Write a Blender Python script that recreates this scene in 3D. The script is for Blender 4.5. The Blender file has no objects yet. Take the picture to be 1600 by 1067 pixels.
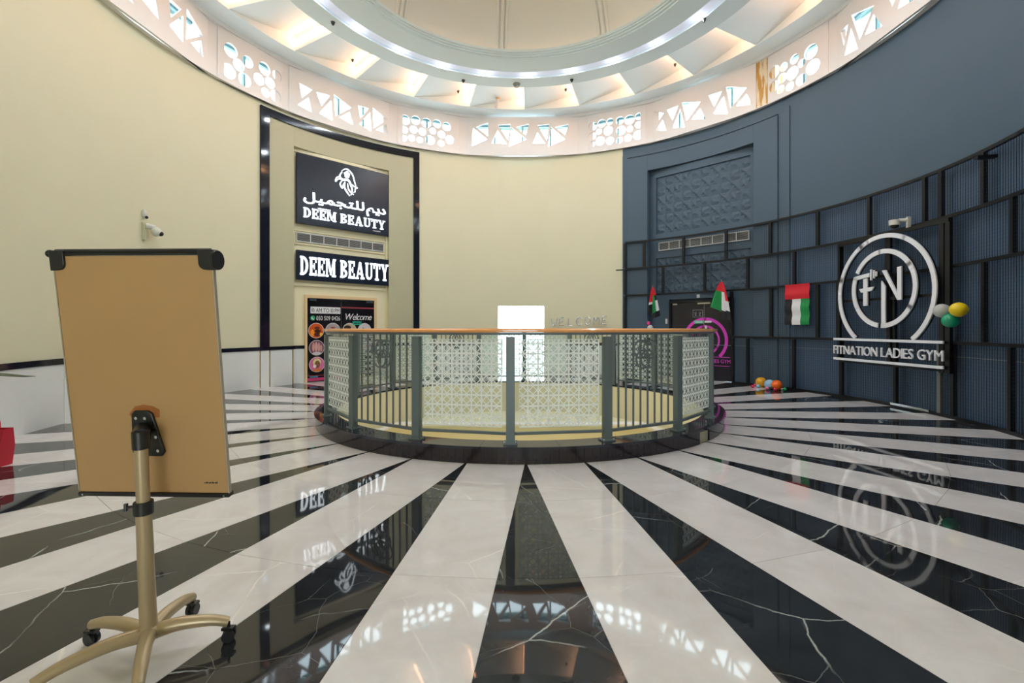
import bpy, bmesh, math, random
from mathutils import Vector, Matrix
from math import sin, cos, pi, radians, sqrt
random.seed(7)
S = bpy.context.scene
C = S.collection
D, H = 8.066, 1.4

# ------------------------------------------------------------ camera, world, lights, exposure
cd = bpy.data.cameras.new('camera'); cam = bpy.data.objects.new('camera', cd); C.objects.link(cam)
cam.location = (0, -D, H); cam.rotation_euler = (pi/2, 0, 0)
cd.sensor_width = 36; cd.lens = 745.2/1600*36; cd.clip_start = .05; cd.clip_end = 200
cd.shift_x = (800-812.5)/1600; cd.shift_y = -(533.5-512.3)/1600
S.camera = cam
S.view_settings.view_transform = 'Standard'; S.view_settings.look = 'None'
S.view_settings.gamma = 1; S.view_settings.use_curve_mapping = False
S.view_settings.exposure = 0.12
S.cycles.use_denoising = True
S.cycles.max_bounces = 10; S.cycles.transparent_max_bounces = 24; S.cycles.diffuse_bounces = 6
S.cycles.sample_clamp_indirect = 8

W = bpy.data.worlds.new('sky'); S.world = W; W.use_nodes = True
WORLD_STRENGTH = 7.5
bg = W.node_tree.nodes['Background']; bg.inputs[0].default_value = (.80, .92, 1, 1); bg.inputs[1].default_value = WORLD_STRENGTH

def area(name, loc, rot, sx, sy, power, col, label):
    l = bpy.data.lights.new(name, 'AREA'); l.shape = 'RECTANGLE'; l.size = sx; l.size_y = sy
    l.energy = power; l.color = col
    o = bpy.data.objects.new(name, l); C.objects.link(o); o.location = loc; o.rotation_euler = rot
    return o
area('entrance_fill', (0, -16.2, 1.5), (pi/2, 0, 0), 5.0, 2.4, 60, (1, .97, .93), '')  # unseen fill lamp added outside the corridor's far end
RING_WATTS = 15.5
for k in range(24):                       # the lamps set in the groove of the ceiling ring
    a = 2*pi*k/24+.05
    area('ring_lamp', (4.13*sin(a), 4.13*cos(a), 7.885), (0, 0, 0), .12, .12, RING_WATTS, (.86, .94, 1), '')
area('lower_level_fill', (0, 0, -1.0), (0, 0, 0), 3.0, 3.0, 160, (1, .96, .88), '')  # unseen lamp added in the well to brighten the lower floor

# ------------------------------------------------------------ helpers
def lin(c):
    return tuple((x/255/12.92 if x/255 <= .04045 else ((x/255+.055)/1.055)**2.4) for x in c)

MATS = {}
def mat(name, col, rough=.5, metal=0., emit=None, es=0., noise=0., nscale=20., bump=0., coat=0., spec=None, var=0.):
    if name in MATS: return MATS[name]
    m = bpy.data.materials.new(name); m.use_nodes = True
    nt = m.node_tree; b = nt.nodes['Principled BSDF']; L = nt.links
    c = lin(col); b.inputs['Base Color'].default_value = (*c, 1)
    b.inputs['Roughness'].default_value = rough; b.inputs['Metallic'].default_value = metal
    if coat: b.inputs['Coat Weight'].default_value = coat; b.inputs['Coat Roughness'].default_value = .05
    if spec is not None: b.inputs['Specular IOR Level'].default_value = spec
    if emit is not None:
        b.inputs['Emission Color'].default_value = (*lin(emit), 1); b.inputs['Emission Strength'].default_value = es
    if noise or bump:
        tc = nt.nodes.new('ShaderNodeTexCoord'); n = nt.nodes.new('ShaderNodeTexNoise')
        n.inputs['Scale'].default_value = nscale; n.inputs['Detail'].default_value = 5
        L.new(tc.outputs['Object'], n.inputs['Vector'])
        if noise:
            r = nt.nodes.new('ShaderNodeMixRGB'); r.blend_type = 'MIX'
            r.inputs[1].default_value = (*[x*(1-noise) for x in c], 1); r.inputs[2].default_value = (*[min(1, x*(1+noise)) for x in c], 1)
            L.new(n.outputs['Fac'], r.inputs[0]); L.new(r.outputs[0], b.inputs['Base Color'])
        if bump:
            bp = nt.nodes.new('ShaderNodeBump'); bp.inputs['Strength'].default_value = bump; bp.inputs['Distance'].default_value = .01
            L.new(n.outputs['Fac'], bp.inputs['Height']); L.new(bp.outputs[0], b.inputs['Normal'])
    MATS[name] = m
    return m

def marble(name, base, dark, vein, vein_w, vscale, rough, wob, tint=0.):
    m = bpy.data.materials.new(name); m.use_nodes = True; nt = m.node_tree; N = nt.nodes.new; L = nt.links.new
    b = nt.nodes['Principled BSDF']; b.inputs['Roughness'].default_value = rough
    b.inputs['IOR'].default_value = 1.43
    tc = N('ShaderNodeTexCoord'); oi = N('ShaderNodeObjectInfo')
    mp = N('ShaderNodeVectorMath'); mp.operation = 'MULTIPLY_ADD'
    rv = N('ShaderNodeCombineXYZ'); ml = N('ShaderNodeMath'); ml.operation = 'MULTIPLY'; ml.inputs[1].default_value = 57
    L(oi.outputs['Random'], ml.inputs[0]); L(ml.outputs[0], rv.inputs[0]); L(ml.outputs[0], rv.inputs[2])
    L(tc.outputs['Object'], mp.inputs[0]); mp.inputs[1].default_value = (1, 1, 1); L(rv.outputs[0], mp.inputs[2])
    # base clouding
    n1 = N('ShaderNodeTexNoise'); n1.inputs['Scale'].default_value = 2.6; n1.inputs['Detail'].default_value = 7; n1.inputs['Roughness'].default_value = .62; n1.inputs['Distortion'].default_value = .6
    L(mp.outputs[0], n1.inputs['Vector'])
    cr = N('ShaderNodeValToRGB'); cr.color_ramp.elements[0].position = .3; cr.color_ramp.elements[1].position = .72
    cr.color_ramp.elements[0].color = (*lin(dark), 1); cr.color_ramp.elements[1].color = (*lin(base), 1)
    L(n1.outputs['Fac'], cr.inputs[0])
    # veins: thin iso-lines of distorted noise
    def veins(scale, w, off):
        ad = N('ShaderNodeVectorMath'); ad.operation = 'ADD'; ad.inputs[1].default_value = (off, off*.7, off*.3); L(mp.outputs[0], ad.inputs[0])
        v = N('ShaderNodeTexVoronoi'); v.feature = 'DISTANCE_TO_EDGE'; v.inputs['Scale'].default_value = scale
        nn = N('ShaderNodeTexNoise'); nn.inputs['Scale'].default_value = 3.5; nn.inputs['Detail'].default_value = 6; L(ad.outputs[0], nn.inputs['Vector'])
        sc = N('ShaderNodeVectorMath'); sc.operation = 'MULTIPLY_ADD'; L(nn.outputs['Color'], sc.inputs[0]); sc.inputs[1].default_value = (.1, .1, .1); L(ad.outputs[0], sc.inputs[2])
        L(sc.outputs[0], v.inputs['Vector'])
        mr = N('ShaderNodeMapRange'); mr.inputs[1].default_value = 0; mr.inputs[2].default_value = w; mr.inputs[3].default_value = 1; mr.inputs[4].default_value = 0
        L(v.outputs['Distance'], mr.inputs[0])
        br = N('ShaderNodeTexNoise'); br.inputs['Scale'].default_value = 1.9; br.inputs['Detail'].default_value = 2; L(ad.outputs[0], br.inputs['Vector'])
        mb = N('ShaderNodeMapRange'); mb.inputs[1].default_value = .46; mb.inputs[2].default_value = .6; L(br.outputs['Fac'], mb.inputs[0])
        mu = N('ShaderNodeMath'); mu.operation = 'MULTIPLY'; L(mr.outputs[0], mu.inputs[0]); L(mb.outputs[0], mu.inputs[1])
        return mu
    a = veins(vscale, vein_w, 3.1); c2 = veins(vscale*2.3, vein_w*.7, 11.7)
    h = N('ShaderNodeMath'); h.operation = 'MULTIPLY'; h.inputs[1].default_value = .35; L(c2.outputs[0], h.inputs[0])
    mx = N('ShaderNodeMath'); mx.operation = 'MAXIMUM'; L(a.outputs[0], mx.inputs[0]); L(h.outputs[0], mx.inputs[1])
    mi = N('ShaderNodeMixRGB'); L(mx.outputs[0], mi.inputs[0]); L(cr.outputs[0], mi.inputs[1]); mi.inputs[2].default_value = (*lin(vein), 1)
    L(mi.outputs[0], b.inputs['Base Color'])
    # polish wobble
    n2 = N('ShaderNodeTexNoise'); n2.inputs['Scale'].default_value = 2.2; n2.inputs['Detail'].default_value = 1.5; L(mp.outputs[0], n2.inputs['Vector'])
    bp = N('ShaderNodeBump'); bp.inputs['Strength'].default_value = wob; bp.inputs['Distance'].default_value = .02
    L(n2.outputs['Fac'], bp.inputs['Height']); L(bp.outputs[0], b.inputs['Normal'])
    MATS[name] = m; return m

def glass(name, tint=(249, 253, 252), milk=.0, refl=.45):
    m = bpy.data.materials.new(name); m.use_nodes = True; nt = m.node_tree; nt.nodes.clear(); N = nt.nodes.new; L = nt.links.new
    out = N('ShaderNodeOutputMaterial'); t = N('ShaderNodeBsdfTransparent'); t.inputs[0].default_value = (*lin(tint), 1)
    g = N('ShaderNodeBsdfGlossy'); g.inputs['Roughness'].default_value = .01
    f = N('ShaderNodeFresnel'); f.inputs[0].default_value = 1.45
    k = N('ShaderNodeMath'); k.operation = 'MULTIPLY'; k.inputs[1].default_value = refl; L(f.outputs[0], k.inputs[0])
    mx = N('ShaderNodeMixShader'); L(k.outputs[0], mx.inputs[0]); L(t.outputs[0], mx.inputs[1]); L(g.outputs[0], mx.inputs[2])
    L(mx.outputs[0], out.inputs[0]); MATS[name] = m; return m

def film(name):
    """white etched lattice: circles and diagonals on a square grid; UVs are metres"""
    p = .111; w = .045
    m = bpy.data.materials.new(name); m.use_nodes = True; nt = m.node_tree; nt.nodes.clear(); N = nt.nodes.new; L = nt.links.new
    def M(op, a, b=None):
        n = N('ShaderNodeMath'); n.operation = op
        for i, v in enumerate((a, b)):
            if v is None: continue
            if isinstance(v, (int, float)): n.inputs[i].default_value = v
            else: L(v, n.inputs[i])
        return n.outputs[0]
    tc = N('ShaderNodeTexCoord'); sp = N('ShaderNodeSeparateXYZ'); L(tc.outputs['UV'], sp.inputs[0])
    def fold(x): return M('ABSOLUTE', M('SUBTRACT', M('FRACT', M('DIVIDE', x, p)), .5))
    u, v = fold(sp.outputs[0]), fold(sp.outputs[1])
    def wave(a, b): return M('ABSOLUTE', M('SUBTRACT', a, M('SUBTRACT', .5, M('MULTIPLY', M('COSINE', M('MULTIPLY', b, pi)), .075))))
    sm = M('ADD', u, v); df_ = M('ABSOLUTE', M('SUBTRACT', u, v))
    def dia(x): return M('MULTIPLY', M('ABSOLUTE', M('SUBTRACT', x, .385)), .707)
    d = M('MINIMUM', M('MINIMUM', wave(u, v), wave(v, u)), M('MINIMUM', dia(sm), dia(df_)))
    line = M('LESS_THAN', d, w)
    fac = M('MAXIMUM', line, M('MULTIPLY', M('GREATER_THAN', sm, .385), .14))
    out = N('ShaderNodeOutputMaterial'); t = N('ShaderNodeBsdfTransparent')
    df = N('ShaderNodeBsdfDiffuse'); df.inputs[0].default_value = (.93, .97, .97, 1); tr = N('ShaderNodeBsdfTranslucent'); tr.inputs[0].default_value = (.93, .97, .97, 1)
    a = N('ShaderNodeMixShader'); a.inputs[0].default_value = .3; L(df.outputs[0], a.inputs[1]); L(tr.outputs[0], a.inputs[2])
    mx = N('ShaderNodeMixShader'); L(fac, mx.inputs[0]); L(t.outputs[0], mx.inputs[1]); L(a.outputs[0], mx.inputs[2])
    L(mx.outputs[0], out.inputs[0]); MATS[name] = m; return m

class MB:
    def __init__(s): s.v = []; s.f = []; s.uv = None
    def add(s, vs, fs):
        n = len(s.v); s.v += [Vector(a) for a in vs]; s.f += [tuple(i+n for i in f) for f in fs]; return s
    def box(s, c, sz, M=None):
        x, y, z = [a/2 for a in sz]; c = Vector(c)
        vs = [Vector((i*x, j*y, k*z)) for i in (-1, 1) for j in (-1, 1) for k in (-1, 1)]
        vs = [(M @ a if M else a) + c for a in vs]
        return s.add(vs, [(0, 1, 3, 2), (4, 6, 7, 5), (0, 4, 5, 1), (2, 3, 7, 6), (0, 2, 6, 4), (1, 5, 7, 3)])
    def fbox(s, F, u0, u1, v0, v1, w0, w1):
        vs = [F.p(u, v, w) for u in (u0, u1) for v in (v0, v1) for w in (w0, w1)]
        return s.add(vs, [(0, 1, 3, 2), (4, 6, 7, 5), (0, 4, 5, 1), (2, 3, 7, 6), (0, 2, 6, 4), (1, 5, 7, 3)])
    def cbox(s, r0, r1, a0, a1, z0, z1, step=.06):
        """block bent round the hall's axis; azimuth from the far side, positive to the right"""
        n = max(1, int(math.ceil(abs(a1-a0)/step))); full = abs(a1-a0) > 2*pi-1e-4
        base = len(s.v); k = n if full else n+1
        for i in range(k):
            a = a0+(a1-a0)*i/n
            for r, z in ((r0, z0), (r1, z0), (r1, z1), (r0, z1)): s.v.append(Vector((r*sin(a), r*cos(a), z)))
        for i in range(n):
            p = base+4*i; q = base+4*((i+1) % k)
            for j in range(4): s.f.append((p+j, p+(j+1) % 4, q+(j+1) % 4, q+j))
        if not full:
            s.f.append((base+3, base+2, base+1, base)); e = base+4*n; s.f.append((e, e+1, e+2, e+3))
        return s
    def ring(s, prof, n=144, a0=0, a1=2*pi):
        """closed profile [(r,z)...] swept round the axis"""
        base = len(s.v); m = len(prof); full = abs(a1-a0) > 2*pi-1e-4; k = n if full else n+1
        for i in range(k):
            a = a0+(a1-a0)*i/n
            for r, z in prof: s.v.append(Vector((r*sin(a), r*cos(a), z)))
        for i in range(n):
            p = base+m*i; q = base+m*((i+1) % k)
            for j in range(m): s.f.append((p+j, p+(j+1) % m, q+(j+1) % m, q+j))
        if not full: s.f.append(tuple(base+j for j in range(m))[::-1]); s.f.append(tuple(base+m*n+j for j in range(m)))
        return s
    def prism(s, F, poly, w0, w1):
        n = len(poly); vs = [F.p(u, v, w0) for u, v in poly]+[F.p(u, v, w1) for u, v in poly]
        return s.add(vs, [tuple(range(n))[::-1], tuple(range(n, 2*n))]+[(i, (i+1) % n, n+(i+1) % n, n+i) for i in range(n)])
    def tube(s, pts, r, n=10, closed=False, caps=True, flat=None):
        pts = [Vector(p) for p in pts]; m = len(pts); rs = r if isinstance(r, (list, tuple)) else [r]*m
        base = len(s.v); prev = None
        for i, p in enumerate(pts):
            if closed: d = pts[(i+1) % m]-pts[i-1]
            else: d = pts[min(i+1, m-1)]-pts[max(i-1, 0)]
            d.normalize()
            if prev is None:
                up = Vector((0, 0, 1)) if abs(d.z) < .9 else Vector((0, 1, 0)); a = d.cross(up).normalized()
            else: a = (prev-d*prev.dot(d)).normalized()
            b = d.cross(a); prev = a
            for j in range(n):
                t = 2*pi*j/n; s.v.append(p+(a*cos(t)+b*sin(t))*rs[i])
        for i in range(m if closed else m-1):
            p, q = base+n*i, base+n*((i+1) % m)
            for j in range(n): s.f.append((p+j, p+(j+1) % n, q+(j+1) % n, q+j))
        if not closed and caps:
            s.f.append(tuple(base+j for j in range(n))[::-1]); s.f.append(tuple(base+n*(m-1)+j for j in range(n)))
        return s
    def cyl(s, c, r, h, n=20, axis=(0, 0, 1), r2=None):
        c = Vector(c); ax = Vector(axis).normalized()
        return s.tube([c, c+ax*h], [r, r if r2 is None else r2], n)
    def ball(s, c, r, sc=(1, 1, 1), n=20, m=12, M=None):
        base = len(s.v); c = Vector(c)
        for i in range(m+1):
            t = pi*i/m
            for j in range(n):
                a = 2*pi*j/n; p = Vector((r*sc[0]*sin(t)*cos(a), r*sc[1]*sin(t)*sin(a), r*sc[2]*cos(t)))
                s.v.append(c+(M @ p if M else p))
        for i in range(m):
            for j in range(n):
                p = base+n*i; q = p+n
                s.f.append((p+j, q+j, q+(j+1) % n, p+(j+1) % n))
        return s
    def mesh(s, name, off=Vector()):
        me = bpy.data.meshes.new(name); me.from_pydata([tuple(a-off) for a in s.v], [], s.f)
        bm = bmesh.new(); bm.from_mesh(me); bmesh.ops.remove_doubles(bm, verts=bm.verts, dist=1e-6)
        bmesh.ops.recalc_face_normals(bm, faces=bm.faces); bm.to_mesh(me); bm.free()
        for p in me.polygons: p.use_smooth = True
        me.set_sharp_from_angle(angle=radians(33))
        return me
    def build(s, name, m, parent=None, origin=None, bevel=0, **kw):
        off = wpos(parent) if parent else Vector(origin or (0, 0, 0))
        me = s.mesh(name, off); me.materials.append(m)
        o = bpy.data.objects.new(name, me); C.objects.link(o)
        if parent: o.parent = parent
        else: o.location = off
        if bevel:
            b = o.modifiers.new('bevel', 'BEVEL'); b.width = bevel; b.segments = 2; b.limit_method = 'ANGLE'; b.angle_limit = radians(40)
        return tag(o, **kw)

def wpos(o):
    p = Vector()
    while o: p += o.location; o = o.parent
    return p
def tag(o, label=None, cat=None, group=None, kind=None):
    if label: o['label'] = label
    if cat: o['category'] = cat
    if group: o['group'] = group
    if kind: o['kind'] = kind
    return o
def thing(name, loc, label, cat, group=None, kind=None):
    o = bpy.data.objects.new(name, None); C.objects.link(o); o.location = loc; o.empty_display_size = .1
    return tag(o, label, cat, group, kind)
def link(name, me, parent, M):
    o = bpy.data.objects.new(name, me); C.objects.link(o); o.parent = parent
    o.matrix_local = Matrix.Translation(-wpos(parent)) @ M
    return o

class Fr:
    def __init__(s, o, u, v, n): s.o, s.u, s.v, s.n = Vector(o), Vector(u), Vector(v), Vector(n)
    def p(s, a, b, c=0): return s.o+s.u*a+s.v*b+s.n*c
    def M(s, a, b, c=0, rot=0, scale=1):
        R = Matrix((s.u, s.v, s.n)).transposed().to_4x4()
        return Matrix.Translation(s.p(a, b, c)) @ R @ Matrix.Rotation(rot, 4, 'Z') @ Matrix.Scale(scale, 4)
def P(r, a, z=0): return Vector((r*sin(a), r*cos(a), z))
def chord(R, a0, a1):
    A, B = P(R, a0), P(R, a1); u = (B-A).normalized(); n = Vector((u.y, -u.x, 0))
    if n.dot(A+B) > 0: n = -n
    f = Fr(A, u, (0, 0, 1), n); f.L = (B-A).length; return f
def wallf(R, a, z=0): return Fr(P(R, a, z), (cos(a), -sin(a), 0), (0, 0, 1), (-sin(a), -cos(a), 0))

def curve2d(splines, F, w0, w1):
    """filled 2D outline with holes -> MB with thickness, in frame F"""
    c = bpy.data.curves.new('tmp', 'CURVE'); c.dimensions = '2D'; c.fill_mode = 'BOTH'
    for pts in splines:
        sp = c.splines.new('POLY'); sp.points.add(len(pts)-1); sp.use_cyclic_u = True
        for q, (x, y) in zip(sp.points, pts): q.co = (x, y, 0, 1)
    c.extrude = abs(w1-w0)/2
    return from_curve(c, F, (w0+w1)/2)
def from_curve(c, F, wc, fx=lambda x, y: (x, y)):
    o = bpy.data.objects.new('tmp', c); C.objects.link(o); bpy.context.view_layer.update()
    dg = bpy.context.evaluated_depsgraph_get(); me = bpy.data.meshes.new_from_object(o.evaluated_get(dg))
    mb = MB(); mb.v = [F.p(*fx(v.co.x, v.co.y), v.co.z+wc) for v in me.vertices]; mb.f = [tuple(p.vertices) for p in me.polygons]
    bpy.data.objects.remove(o); bpy.data.meshes.remove(me); bpy.data.curves.remove(c)
    return mb
def circle(x, y, r, n=28): return [(x+r*cos(2*pi*i/n), y+r*sin(2*pi*i/n)) for i in range(n)]
GL = {}
def glyph(ch, res=3, off=0):
    if (ch, off) in GL: return GL[ch, off]
    c = bpy.data.curves.new('g', 'FONT'); c.body = ch; c.size = 1; c.resolution_u = res; c.offset = off
    o = bpy.data.objects.new('g', c); C.objects.link(o); bpy.context.view_layer.update()
    dg = bpy.context.evaluated_depsgraph_get(); me = bpy.data.meshes.new_from_object(o.evaluated_get(dg))
    vs = [(v.co.x, v.co.y) for v in me.vertices]; fs = [tuple(p.vertices) for p in me.polygons]
    es = {}
    for f in fs:
        for i in range(len(f)):
            k = tuple(sorted((f[i], f[(i+1) % len(f)]))); es[k] = es.get(k, 0)+1
    be = [k for k, n in es.items() if n == 1]
    bpy.data.objects.remove(o); bpy.data.curves.remove(c)
    GL[ch, off] = (vs, fs, be); return GL[ch, off]
def text(s, F, u0, u1, v0, h, w0, w1, gap=.09, space=.28, shear=0, ref='H', off=0):
    """a list of one MB per letter; capitals h high, the line fills u0..u1"""
    cap = max(y for x, y in glyph(ref)[0]) or .7
    xs = []; x = 0
    for ch in s:
        if ch == ' ': x += space; xs.append(None); continue
        vs, fs, be = glyph(ch, off=off); a = min(v[0] for v in vs); b = max(v[0] for v in vs)
        xs.append((x-a, )); x += b-a+gap
    tot = x-gap; k = (u1-u0)/tot; out = []
    for ch, q in zip(s, xs):
        if q is None: continue
        vs, fs, be = glyph(ch, off=off); n = len(vs); mb = MB()
        pt = [((px+q[0])*k+u0, py/cap*h) for px, py in vs]
        mb.v = [F.p(a+shear*b, v0+b, w0) for a, b in pt]+[F.p(a+shear*b, v0+b, w1) for a, b in pt]
        mb.f = [f[::-1] for f in fs]+[tuple(i+n for i in f) for f in fs]+[(a, b, b+n, a+n) for a, b in be]
        out.append(mb)
    return out
def tinyprint(F, u0, u1, v0, v1, w0, w1, n):
    m = MB(); k = (u1-u0)/n                 # illegibly small print: a row of short marks
    for i in range(n): m.fbox(F, u0+k*i, u0+k*(i+.55+.3*(i % 2)), v0, v0+(v1-v0)*(.7+.3*((i*7) % 3)/2), w0, w1)
    return m
def joined(mbs):
    m = MB()
    for a in mbs: m.add(a.v, a.f)
    return m

# ------------------------------------------------------------ materials
cream = mat('cream_paint', (220, 214, 184), .6, noise=.03, nscale=1.2, bump=.05)
beige = mat('beige_paint', (184, 180, 150), .55, noise=.02, nscale=2)
palecream = mat('pale_cream_paint', (232, 224, 190), .55)
navy = mat('slate_blue_paint', (70, 89, 106), .5, noise=.05, nscale=1.5, bump=.03)
navy2 = mat('deeper_blue_paint', (72, 94, 120), .5, noise=.05, nscale=1.5)
white = mat('white_plaster', (236, 234, 234), .6)
ceilw = mat('ceiling_white_paint', (240, 250, 253), .6)
domew = mat('dome_warm_white_paint', (242, 242, 238), .6)
blackgran = mat('black_granite', (22, 22, 34), .06, noise=.5, nscale=8)
blacksteel = mat('black_steel', (18, 18, 22), .4, metal=.3)
wirem = mat('black_wire', (34, 40, 50), .5)
postm = mat('grey_green_metal', (98, 110, 112), .42, metal=.1)
wood = mat('varnished_orange_wood', (228, 156, 88), .22, noise=.16, nscale=6, coat=.6)
grout = mat('dark_grout', (110, 106, 100), .8)
wains = mat('white_grey_marble_cladding', (228, 230, 228), .12, noise=.06, nscale=2.5)
gold = mat('brass_strip', (200, 170, 100), .25, metal=.8)
signblue = mat('navy_sign_face', (22, 30, 46), .25)
glow = mat('lit_white_letter', (255, 255, 255), .4, emit=(235, 246, 255), es=1.8)
led = mat('warm_led_strip', (255, 220, 180), .4, emit=(255, 184, 140), es=11)
ledw = mat('cool_led_strip', (235, 240, 255), .3, emit=(205, 212, 235), es=.55)
def led_groove():
    m = bpy.data.materials.new('cool_led_groove'); m.use_nodes = True; nt = m.node_tree; N = nt.nodes.new; L = nt.links.new
    b = nt.nodes['Principled BSDF']; tc = N('ShaderNodeTexCoord'); sp = N('ShaderNodeSeparateXYZ'); L(tc.outputs['Object'], sp.inputs[0])
    def M(op, a, c=None):
        n = N('ShaderNodeMath'); n.operation = op
        for i, v in enumerate((a, c)):
            if v is None: continue
            if isinstance(v, (int, float)): n.inputs[i].default_value = v
            else: L(v, n.inputs[i])
        return n.outputs[0]
    an = M('ARCTAN2', sp.outputs[0], sp.outputs[1]); c = M('COSINE', M('MULTIPLY', M('SUBTRACT', an, .05), 24)); c = M('POWER', M('MULTIPLY', M('ADD', c, 1), .5), 2.5)
    L(M('ADD', M('MULTIPLY', c, .75), .5), b.inputs['Emission Strength']); b.inputs['Emission Color'].default_value = (*lin((212, 220, 240)), 1); b.inputs['Base Color'].default_value = (.6, .6, .65, 1)
    MATS['cool_led_groove'] = m; return m
ledw = led_groove()
ledspot = mat('bright_led_spot', (255, 255, 255), .3, emit=(236, 242, 255), es=1.6)
chrome = mat('polished_steel', (205, 208, 212), .15, metal=1)
signsilver = mat('satin_silver_face', (236, 238, 244), .35, metal=0)
blackp = mat('black_plastic', (22, 22, 24), .35)
framegreen = mat('teal_window_frame', (96, 128, 132), .4, metal=.2)
clear = glass('clear_glass'); winglass = glass('window_glass', (250, 254, 254), refl=.5)
lattice = film('etched_lattice_film')
stain = mat('rust_stained_plaster', (206, 160, 84), .7, noise=.2, nscale=9)
_nt = stain.node_tree; _b = _nt.nodes['Principled BSDF']; _src = _b.inputs['Base Color'].links[0].from_socket
_tc = _nt.nodes.new('ShaderNodeTexCoord'); _mp = _nt.nodes.new('ShaderNodeMapping'); _mp.inputs['Scale'].default_value = (5, 5, .9); _n = _nt.nodes.new('ShaderNodeTexNoise'); _n.inputs['Scale'].default_value = 2.2; _n.inputs['Detail'].default_value = 6
_nt.links.new(_tc.outputs['Object'], _mp.inputs[0]); _nt.links.new(_mp.outputs[0], _n.inputs['Vector'])
_r = _nt.nodes.new('ShaderNodeMapRange'); _r.inputs[1].default_value = .46; _r.inputs[2].default_value = .56; _nt.links.new(_n.outputs['Fac'], _r.inputs[0])
_m = _nt.nodes.new('ShaderNodeMixRGB'); _m.inputs[1].default_value = (*lin((236, 226, 200)), 1); _nt.links.new(_r.outputs[0], _m.inputs[0]); _nt.links.new(_src, _m.inputs[2]); _nt.links.new(_m.outputs[0], _b.inputs['Base Color'])
wmarb = marble('cream_white_marble', (222, 220, 222), (204, 200, 200), (234, 230, 226), .008, 1.1, .035, .05)
bmarb = marble('black_marble', (46, 48, 52), (26, 27, 30), (186, 190, 186), .005, .85, .03, .05)
red = mat('red_cloth', (214, 26, 44), .6); green = mat('green_cloth', (16, 140, 70), .6)
blackc = mat('black_cloth', (24, 24, 30), .7); whitec = mat('white_cloth', (222, 222, 226), .6)

# ------------------------------------------------------------ floor
NS, TH0 = 32, -.0792
floor = thing('floor', (0, 0, 0), 'round polished marble floor with radiating cream stripes and black wedges', 'floor', kind='structure')
MB().ring([(2.93, -.3), (6.95, -.3), (6.95, -.004), (2.93, -.004)], 96).build('floor_slab', grout, floor)
def tile_mesh(name, poly, m):
    mb = MB().prism(Fr((0, 0, -.004), (1, 0, 0), (0, 1, 0), (0, 0, 1)), poly, 0, .004); me = mb.mesh(name); me.materials.append(m); return me
cuts = [3.16, 4.2, 5.4, 6.6, 6.93]; g = .0015
ta = math.tan(pi/NS); ca = cos(pi/NS)
wt = [tile_mesh('cream_tile', [(-.3+g, a+g), (.3-g, a+g), (.3-g, b-g), (-.3+g, b-g)], wmarb) for a, b in zip(cuts, cuts[1:])]
def ww(r): return max(r*ta-.3/ca, .001)
bt = [tile_mesh('black_tile', [(-ww(a+g)+g*.3, a+g), (ww(a+g)-g*.3, a+g), (ww(b-g)-g, b-g), (-ww(b-g)+g, b-g)], bmarb) for a, b in zip(cuts, cuts[1:])]
for k in range(NS):
    for half, ms, nm in ((0, wt, 'cream_tile'), (.5, bt, 'black_tile')):
        th = TH0+(k+half)*2*pi/NS
        R = Matrix.Rotation(th+pi, 4, 'Z')          # local +y points away from the axis
        for me in ms: link(nm, me, floor, R)
MB().box((0, -10.4, -.155), (9.4, 10.4, .29)).build('corridor_floor', wmarb, floor)
MB().box((0, 8.2, -.155), (3.2, 3.0, .29)).build('threshold_floor', wmarb, floor)

# ------------------------------------------------------------ walls
RW, RO, ZT = 6.80, 7.15, 6.72
def wall(name, m, label, segs):
    t = thing(name, (0, 0, 0), label, 'wall', kind='structure')
    mb = MB()
    for a0, a1, z0, z1 in segs: mb.cbox(RW, RO, a0, a1, z0, z1)
    mb.build('wall_surface', m, t); return t
OA = pi-.54
wl = wall('wall_left', cream, 'curved cream painted wall left of the centre', [(-OA, -.977, 0, ZT), (-.977, -.588, 5.93, ZT), (-.588, -.101, 0, ZT), (-.101, .110, 2.09, ZT), (.110, .465, 0, ZT)])
wr = wall('wall_right', navy, 'curved slate blue painted wall on the right', [(.465, .577, 3.95, ZT), (.577, 1.008, 5.93, ZT), (1.008, OA, 3.95, ZT)])
MB().cbox(RW, RO, .465, .577, 0, 3.95).cbox(RW, RO, 1.008, OA, 0, 3.95).build('lower_wall_surface', navy2, wr)
wf = wall('wall_front', cream, 'cream wall above the entrance opening behind the viewer', [(OA, 2*pi-OA, 3.7, ZT)])
MB().cbox(7.0, 7.2, -1.03, -.54, 0, 5.93).build('niche_backing', cream, wl)
MB().cbox(7.0, 7.2, .53, 1.06, 0, 5.93).build('niche_backing', navy, wr)
cor = thing('wall_corridor', (0, -10, 0), 'cream entrance corridor behind the viewer', 'wall', kind='structure')
MB().box((-4.3, -10.6, 1.9), (.3, 9.6, 4.1)).box((4.3, -10.6, 1.9), (.3, 9.6, 4.1)).box((0, -10.9, 3.85), (8.9, 9.0, .25)).build('corridor_shell', cream, cor)
MB().box((-3.2, -15.3, 1.9), (2.4, .2, 4.0)).box((3.2, -15.3, 1.9), (2.4, .2, 4.0)).box((0, -15.3, 3.2), (4.0, .2, 1.3)).build('light_block_end_wall', cream, cor)  # unseen wall added to narrow the corridor end and dim light from behind

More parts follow.
